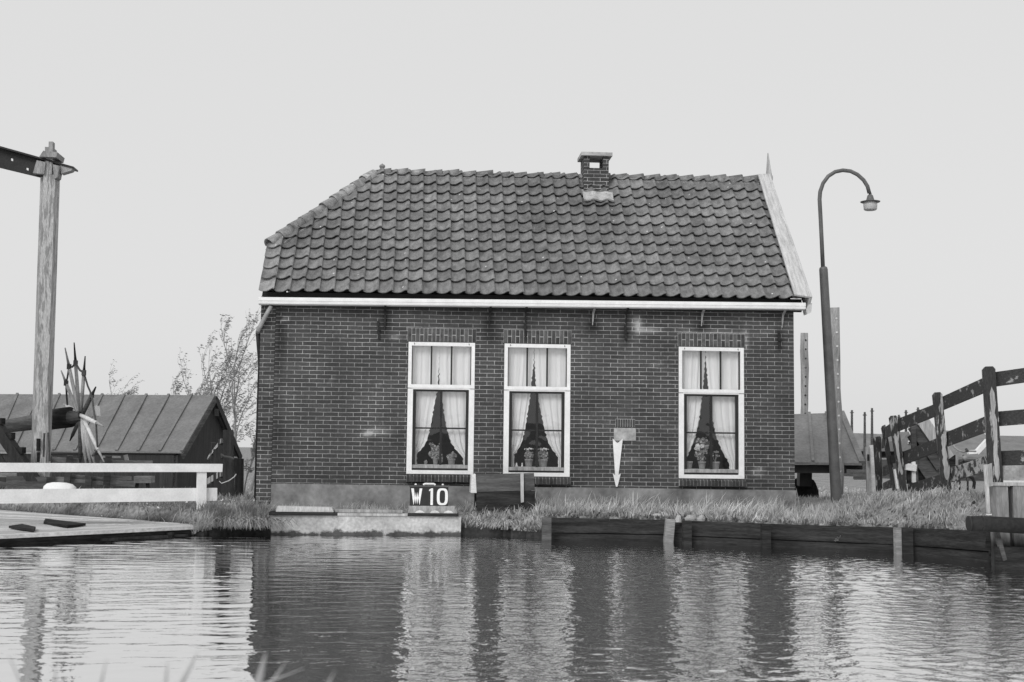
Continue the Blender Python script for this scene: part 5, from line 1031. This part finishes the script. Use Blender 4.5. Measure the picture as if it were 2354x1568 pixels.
def farm(label, d0, ridge, eave, wallm, dz=0.): # ridge/eave = view points left,right
    t = thing('farmhouse', label, 'farmhouse', atD((eave[0][0]+eave[1][0])/2, eave[0][1]+12, d0))
    e0, e1, r0_, r1_ = atD(*eave[0], d0), atD(*eave[1], d0), atD(*ridge[0], d0+6), atD(*ridge[1], d0+6); bk = np.array([0, 12.5, 0])
    up = np.array([0, 0, .15]); m = MB(); m.hexa([e0, e1, r1_, r0_], [p+up for p in (e0, e1, r1_, r0_)]); m.hexa([r0_, r1_, e1+bk, e0+bk], [p+up for p in (r0_, r1_, e1+bk, e0+bk)]); m.build('roof', FARROOF, t)
    i = np.array([.3, .4, 0]); j = np.array([-.3, .4, 0]); g = lambda p: np.array([p[0], p[1], -.6]); dn = np.array([0, 0, .02])
    lo_ = [g(e0+i), g(e1+j), g(e1+j+bk-2*j*[0, 1, 0]), g(e0+i+bk-2*i*[0, 1, 0])]; hi_ = [np.array([p[0], p[1], min(e0[2], e1[2])-.02]) for p in lo_]; MB().hexa(lo_, hi_).build('wall', wallm, t)
    return t
farm('long grey-roofed far farmhouse behind the thin poles left of the railing', 120, [k1(-60, 408), k1(560, 430)], [k1(-60, 800), k1(620, 810)], MIDWOOD)
k = farm('far farmhouse with a broad grey roof and white verge behind the bicycle', 75, [k1(1030, 385), k1(1790, 395)], [k1(760, 760), k1(2050, 740)], MIDWOOD)
m = MB(); kk = lambda x, y: atD(*k1(x, y), 73.5)
MB().bar(kk(1590, 652), kk(1705, 645), .22, .3, up=(0, 1, 0)).bar(kk(1705, 660), kk(1860, 490), .25, .3, up=(0, 1, 0)).build('verge_board', WHITE, k)
farm('far farmhouse with a long low grey roof at the right edge of the view', 95, [k1(1900, 450), k1(3100, 470)], [k1(1900, 720), k1(3100, 730)], MIDWOOD)
d = 60; t = thing('small_barn', 'small far gabled barn with a pale window seen between the railing posts', 'barn', atD(*k1(760, 800), d))
P = [atD(*k1(690, 640), d), atD(*k1(830, 640), d), atD(*k1(830, 480), d), atD(*k1(790, 370), d), atD(*k1(690, 500), d)]; MB().hexa(P, [p+np.array([.5, 4, 0]) for p in P]).build('wall', FARROOF, t)
P = [atD(*k1(780, 540), d-.05), atD(*k1(828, 540), d-.05), atD(*k1(828, 495), d-.05), atD(*k1(780, 495), d-.05)]; w_ = MB().hexa(P, [p+np.array([0, .04, 0]) for p in P]).build('window', WHITE, t)
P = [atD(*k1(788, 536), d-.1), atD(*k1(818, 536), d-.1), atD(*k1(818, 508), d-.1), atD(*k1(788, 508), d-.1)]; MB().hexa(P, [p+np.array([0, .04, 0]) for p in P]).build('pane', SASHM, w_)
# ================================================================== vegetation
def blades(name, pts, hmin, hmax, w, lean, label=None, dens_tint=(.6, 1.35), m=None, leanx=.25, droop=0., leany=0.):
    n = len(pts); r = np.random.default_rng(len(pts)); cl = vnoise(pts[:, 0], pts[:, 1], 5.5, 77)
    h = r.uniform(hmin, hmax, n)*r.uniform(.75, 1.15, n)*np.clip(.9+.9*cl, .4, 1.5); a = r.uniform(0, 6.283, n); la = np.abs(r.normal(0, lean, n))
    lx, ly = np.cos(a)*la+leanx*(r.uniform(-.6, 1.5, n)+.8*vnoise(pts[:, 0], pts[:, 1], 3.3, 78)), np.sin(a)*la+leany*r.uniform(.3, 1.2, n)
    wa = r.uniform(0, 3.14, n); wx, wy = np.cos(wa)*w*r.uniform(.6, 1.3, n), np.sin(wa)*w*.6
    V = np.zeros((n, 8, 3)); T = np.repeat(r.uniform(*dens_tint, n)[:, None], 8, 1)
    for k, (t, q) in enumerate(((0, 1), (.4, .9), (.75, .55), (1, .06))):
        ctr = pts+np.stack([lx*h*t**1.8, ly*h*t**1.8, h*(t-.32*la*t*t-droop*t*t)], -1)
        V[:, 2*k] = ctr-np.stack([wx*q, wy*q, 0*wx], -1); V[:, 2*k+1] = ctr+np.stack([wx*q, wy*q, 0*wx], -1)
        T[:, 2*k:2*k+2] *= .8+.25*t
    base = (np.arange(n)*8)[:, None, None]; Q = (np.array([[0, 1, 3, 2], [2, 3, 5, 4], [4, 5, 7, 6]])[None]+base).reshape(-1, 4)
    o = quads(name, V.reshape(-1, 3), Q, T.reshape(-1), m or GRASSM); tag(o, label, None, kind='stuff'); return o
def scatter(n, x0, x1, y0, y1, ok, clump=3., seed=1):
    r = np.random.default_rng(seed); x = r.uniform(x0, x1, n); y = r.uniform(y0, y1, n); c = vnoise(x, y, clump, seed+5)*.5+.5
    k = ok(x, y) & (r.random(n) < .35+.9*c); x, y = x[k], y[k]; return np.stack([x, y, ground(x, y)-.01], -1)
inhouse = lambda x, y: (x > -2.3) & (x < 5.86) & (y > -.02) & (y < 4.3)
qy = lambda x: np.where((x > -2.0) & (x < .73), yq+.33, -99.)
land = lambda x, y: (y > shore(x)+np.where((x > 1.8) & (x < 7.5), .12, .04)) & ~inhouse(x, y) & (y > qy(x))
offdeck = lambda x, y: ~((x < -2.85) & (y < -1.22-(x+2.85)*.93+.02))
P1 = scatter(46000, .74, 6.9, -6, .0, lambda x, y: land(x, y), 3.5, 2)
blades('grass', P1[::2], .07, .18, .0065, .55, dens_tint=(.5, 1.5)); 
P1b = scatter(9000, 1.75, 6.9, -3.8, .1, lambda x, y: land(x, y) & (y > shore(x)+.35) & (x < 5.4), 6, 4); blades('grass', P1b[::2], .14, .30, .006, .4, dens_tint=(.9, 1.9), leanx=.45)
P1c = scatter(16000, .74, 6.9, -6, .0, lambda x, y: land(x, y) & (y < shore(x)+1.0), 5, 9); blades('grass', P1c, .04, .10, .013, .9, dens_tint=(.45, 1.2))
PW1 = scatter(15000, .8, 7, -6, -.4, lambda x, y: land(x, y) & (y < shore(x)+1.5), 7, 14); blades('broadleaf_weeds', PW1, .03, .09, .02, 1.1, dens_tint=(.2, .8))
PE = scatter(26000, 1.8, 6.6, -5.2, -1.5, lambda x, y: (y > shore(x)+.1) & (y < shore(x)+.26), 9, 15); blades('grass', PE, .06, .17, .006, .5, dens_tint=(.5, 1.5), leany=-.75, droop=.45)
PF = scatter(260, -7, -2.3, -1.2, 1, lambda x, y: land(x, y) & offdeck(x, y), 3, 16); PF[:, 2] += .08; blades('daisies', PF, .03, .05, .016, 1.5, m=WHITE)
P2 = scatter(22000, -8.5, -1.9, -2, 3.5, lambda x, y: land(x, y) & offdeck(x, y), 3.5, 3); blades('grass', P2, .05, .13, .006, .6, dens_tint=(.3, 1.0))
P3 = scatter(3000, -2.95, -1.95, -1.45, -.75, lambda x, y: land(x, y), 8, 6); blades('grass', P3, .14, .26, .005, .7, dens_tint=(.5, 1.2))
P4 = scatter(1600, -2.1, .73, -1.0, -.03, lambda x, y: land(x, y), 5, 7); blades('grass', P4, .05, .12, .0045, .4)
P5 = scatter(42000, 5.9, 11, -5.5, 12, lambda x, y: ~inhouse(x, y) & (y > shore(x)+.05), 2.5, 8); blades('grass', P5, .04, .12, .007, .5, dens_tint=(.7, 1.4), leanx=.35)
P6 = scatter(26000, 4, 18, 8, 45, lambda x, y: ~inhouse(x, y), 1, 10); blades('grass', P6, .05, .13, .02, .5, dens_tint=(.8, 1.35))
P7_ = scatter(16000, -10, -2.2, 3.5, 40, lambda x, y: ~inhouse(x, y), 1, 12); blades('grass', P7_, .05, .16, .012, .5, dens_tint=(.7, 1.3))
# overhanging tussocks at the soft bank
def tussock(px, py, n, hm, label, spread=.1, seed=0, dark=1.):
    p = atZ(px, py, .14); r = np.random.default_rng(seed); a = r.uniform(0, 6.283, n)
    pts = p+np.stack([np.abs(r.normal(0, spread, n))*np.cos(a), np.abs(r.normal(0, spread*.6, n))*np.sin(a), r.uniform(-.02, .05, n)], -1)
    h = r.uniform(hm*.6, hm, n); w = .0055; V = np.zeros((n, 8, 3)); T = np.repeat(r.uniform(.5*dark, 1.35*dark, n)[:, None], 8, 1)
    ox, oy = np.cos(a)*r.uniform(.2, 1.2, n)+r.normal(0, .25, n), np.sin(a)*.7-r.uniform(-.1, .6, n)
    for k, (t, q) in enumerate(((0, 1), (.4, .95), (.75, .65), (1, .08))):
        ctr = pts+np.stack([ox*h*t, oy*h*t, h*(1.15*t-1.35*t*t)], -1); ctr[:, 2] = np.maximum(ctr[:, 2], .01)
        V[:, 2*k] = ctr-np.array([w*q, 0, 0]); V[:, 2*k+1] = ctr+np.array([w*q, 0, .002])
    base = (np.arange(n)*8)[:, None, None]; Q = (np.array([[0, 1, 3, 2], [2, 3, 5, 4], [4, 5, 7, 6]])[None]+base).reshape(-1, 4)
    o = quads('grass_tussock', V.reshape(-1, 3), Q, T.reshape(-1), GRASSM); tag(o, label, 'grass tussock', 'tussocks overhanging the water'); reorigin(o)
LB = 'drooping grass tussock overhanging the water beside the concrete quay'
for k, (x, y) in enumerate(((492, 1205), (520, 1207), (548, 1204), (575, 1208), (602, 1206))): tussock(x, y, 190, .20+.03*(k*7 % 5), LB, .13, k, .8)
for k, (x, y) in enumerate(((1078, 1195), (1108, 1190), (1140, 1188), (1175, 1188), (1205, 1190), (1232, 1192), (1120, 1205), (1160, 1208), (1200, 1206))): tussock(x, y, 220, (.26+.03*(k*5 % 4)) if k < 6 else .2, LB, .15, 20+k, .95)
for k, (x, y, s) in enumerate(((1785, 1228, .2), (1460, 1196, .14), (2110, 1240, .14), (2180, 1245, .1), (1930, 1240, .1))):
    p = atZ(x, y, .12); n = 26; r = np.random.default_rng(60+k); a = r.uniform(-.4, 3.5, n); m = MB()
    for q in range(n): m.cur = r.uniform(.5, 1.3); e = p+np.array([math.cos(a[q])*s, -.06-.05*r.random(), abs(math.sin(a[q]))*s*.8-.02]); m.bar(p+np.array([0, -.02, 0]), e, .008, .002, w2=.002)
    single(m, 'weed_tuft', GRASSM, 'small weed tuft growing from the face of the dark timber bank wall', 'weed', 'weeds on the bank wall')
# pale reed blades close to the camera
RE = [(455, 1499, 400, 1600, .9), (612, 1497, 585, 1600, 1.0), (660, 1518, 600, 1600, .5), (700, 1535, 560, 1590, .8), (245, 1515, 225, 1600, .35), (385, 1520, 378, 1600, .45), (130, 1535, 120, 1600, .4), (75, 1480, 55, 1600, .5), (485, 1570, 470, 1600, .3), (20, 1505, 60, 1600, .4), (770, 1540, 740, 1600, .4)]
for (tx, ty, bx, by, w) in RE:
    d = 1.35+rnd.random()*.5; a, b = atD(tx, ty, d), atD(bx, by, d); foot = b+(b-a)*2.2; foot[2] = .02; mid = (a+b)/2
    m = MB(); n = 8; pts = [foot+(b-foot)*i/4 for i in range(4)]+[b, b+(a-b)*.5, b+(a-b)*.8, a]; ws = [.003, .0045, .0055, .0055, .005, .004, .002, .0005]
    vs = []; 
    for p, q in zip(pts, ws): vs += [p-np.array([q*w, 0, 0]), p+np.array([0, -.002, 0]), p+np.array([q*w, 0, 0])]
    m.add(vs, [(3*i+k, 3*i+k+1, 3*i+k+4, 3*i+k+3) for i in range(len(pts)-1) for k in (0, 1)])
    single(m, 'reed_blade', REEDM, 'pale blurred reed blade rising into the bottom of the view near the camera', 'reed', 'reed blades in the foreground')
# windblown thinly leaved trees
def tree(label, foot, H, seed, stems, wind=.25, leaves=1., d=45.):
    q = random.Random(seed); t = thing('tree', label, 'tree', foot); wood = MB(); lv = MB(); tips = []
    def grow(p, dr, L, r, lev):
        pts = [Vector(p)]; dr = Vector(dr); n = 6
        for i in range(n):
            dr = (dr+Vector((q.uniform(-.15, .15)+wind*.07*lev, q.uniform(-.15, .15), .07-.02*lev))).normalized(); pts.append(pts[-1]+dr*L/n)
        wood.tube(pts, [max(.0035, r*(1-.8*i/n)) for i in range(n+1)], 6 if lev < 2 else 4, cap=False)
        if lev >= 2:
            for p_ in pts[2:]:
                if q.random() < .5*leaves: tips.append(p_+Vector((q.uniform(-.05, .1), q.uniform(-.05, .05), q.uniform(-.05, .05))))
        if lev < 3:
            for k in range((7, 6, 4)[lev]):
                f = q.uniform(.25, 1.); i = min(n-1, int(f*n)); base = pts[i].lerp(pts[i+1], f*n-i if i < n else 1)
                ax = Vector((q.uniform(-1, 1), q.uniform(-.7, .7), q.uniform(.0, .5))); nd = (dr*1.2+ax*.62+Vector((wind*.35, 0, .15))).normalized()
                grow(base, nd, L*q.uniform(.34, .56), max(.005, r*.4), lev+1)
    for (dx, lean, f) in stems: grow(Vector(foot)+Vector((dx, 0, 0)), (lean, 0, 1), H*f*.62, .0075*H*f+.008, 0)
    wood.build('trunk', TWIG, t)
    for p in tips:
        s = q.uniform(.05, .10); lv.cur = q.uniform(.5, 1.3); a = Vector((1, q.uniform(-.6, .6), q.uniform(-.7, .3))).normalized()*s; b = Vector((q.uniform(-.3, .3), .3, 1)).normalized()*s*.4
        lv.add([p-a*.5, p+b*.5, p+a*.7, p-b*.5], [(0, 1, 2, 3)])
    lv.build('crown', TREELEAF, t, fix=False)
f1 = atD(568, 1120, 42); f1[2] = -.35
tree('thin windblown tree with small leaves between the shed and the house', f1, 6.6, 5, ((-.7, -.30, .8), (-.3, -.08, 1.0), (.1, .12, .85), (-1.1, -.42, .62), (-.5, -.16, .95), (-1.0, -.2, .72)), .3)
f2 = atD(268, 1100, 55); f2[2] = -.35
tree('small windblown tree showing above the ridge of the shed', f2, 4.9, 9, ((0, .08, 1.), (-.3, .2, .92), (.1, .15, .85)), .6)
f3 = atD(218, 1100, 60); f3[2] = -.35
tree('sprig of a distant tree behind the windlass wheel', f3, 4.3, 12, ((0, .05, 1.),), .4)
f4 = atD(585, 1130, 38); f4[2] = -.35
tree('low twiggy bush against the left corner of the house', f4, 2.4, 15, ((-.3, -.1, .9), (0.1, 0, 1.)), .2, .8)
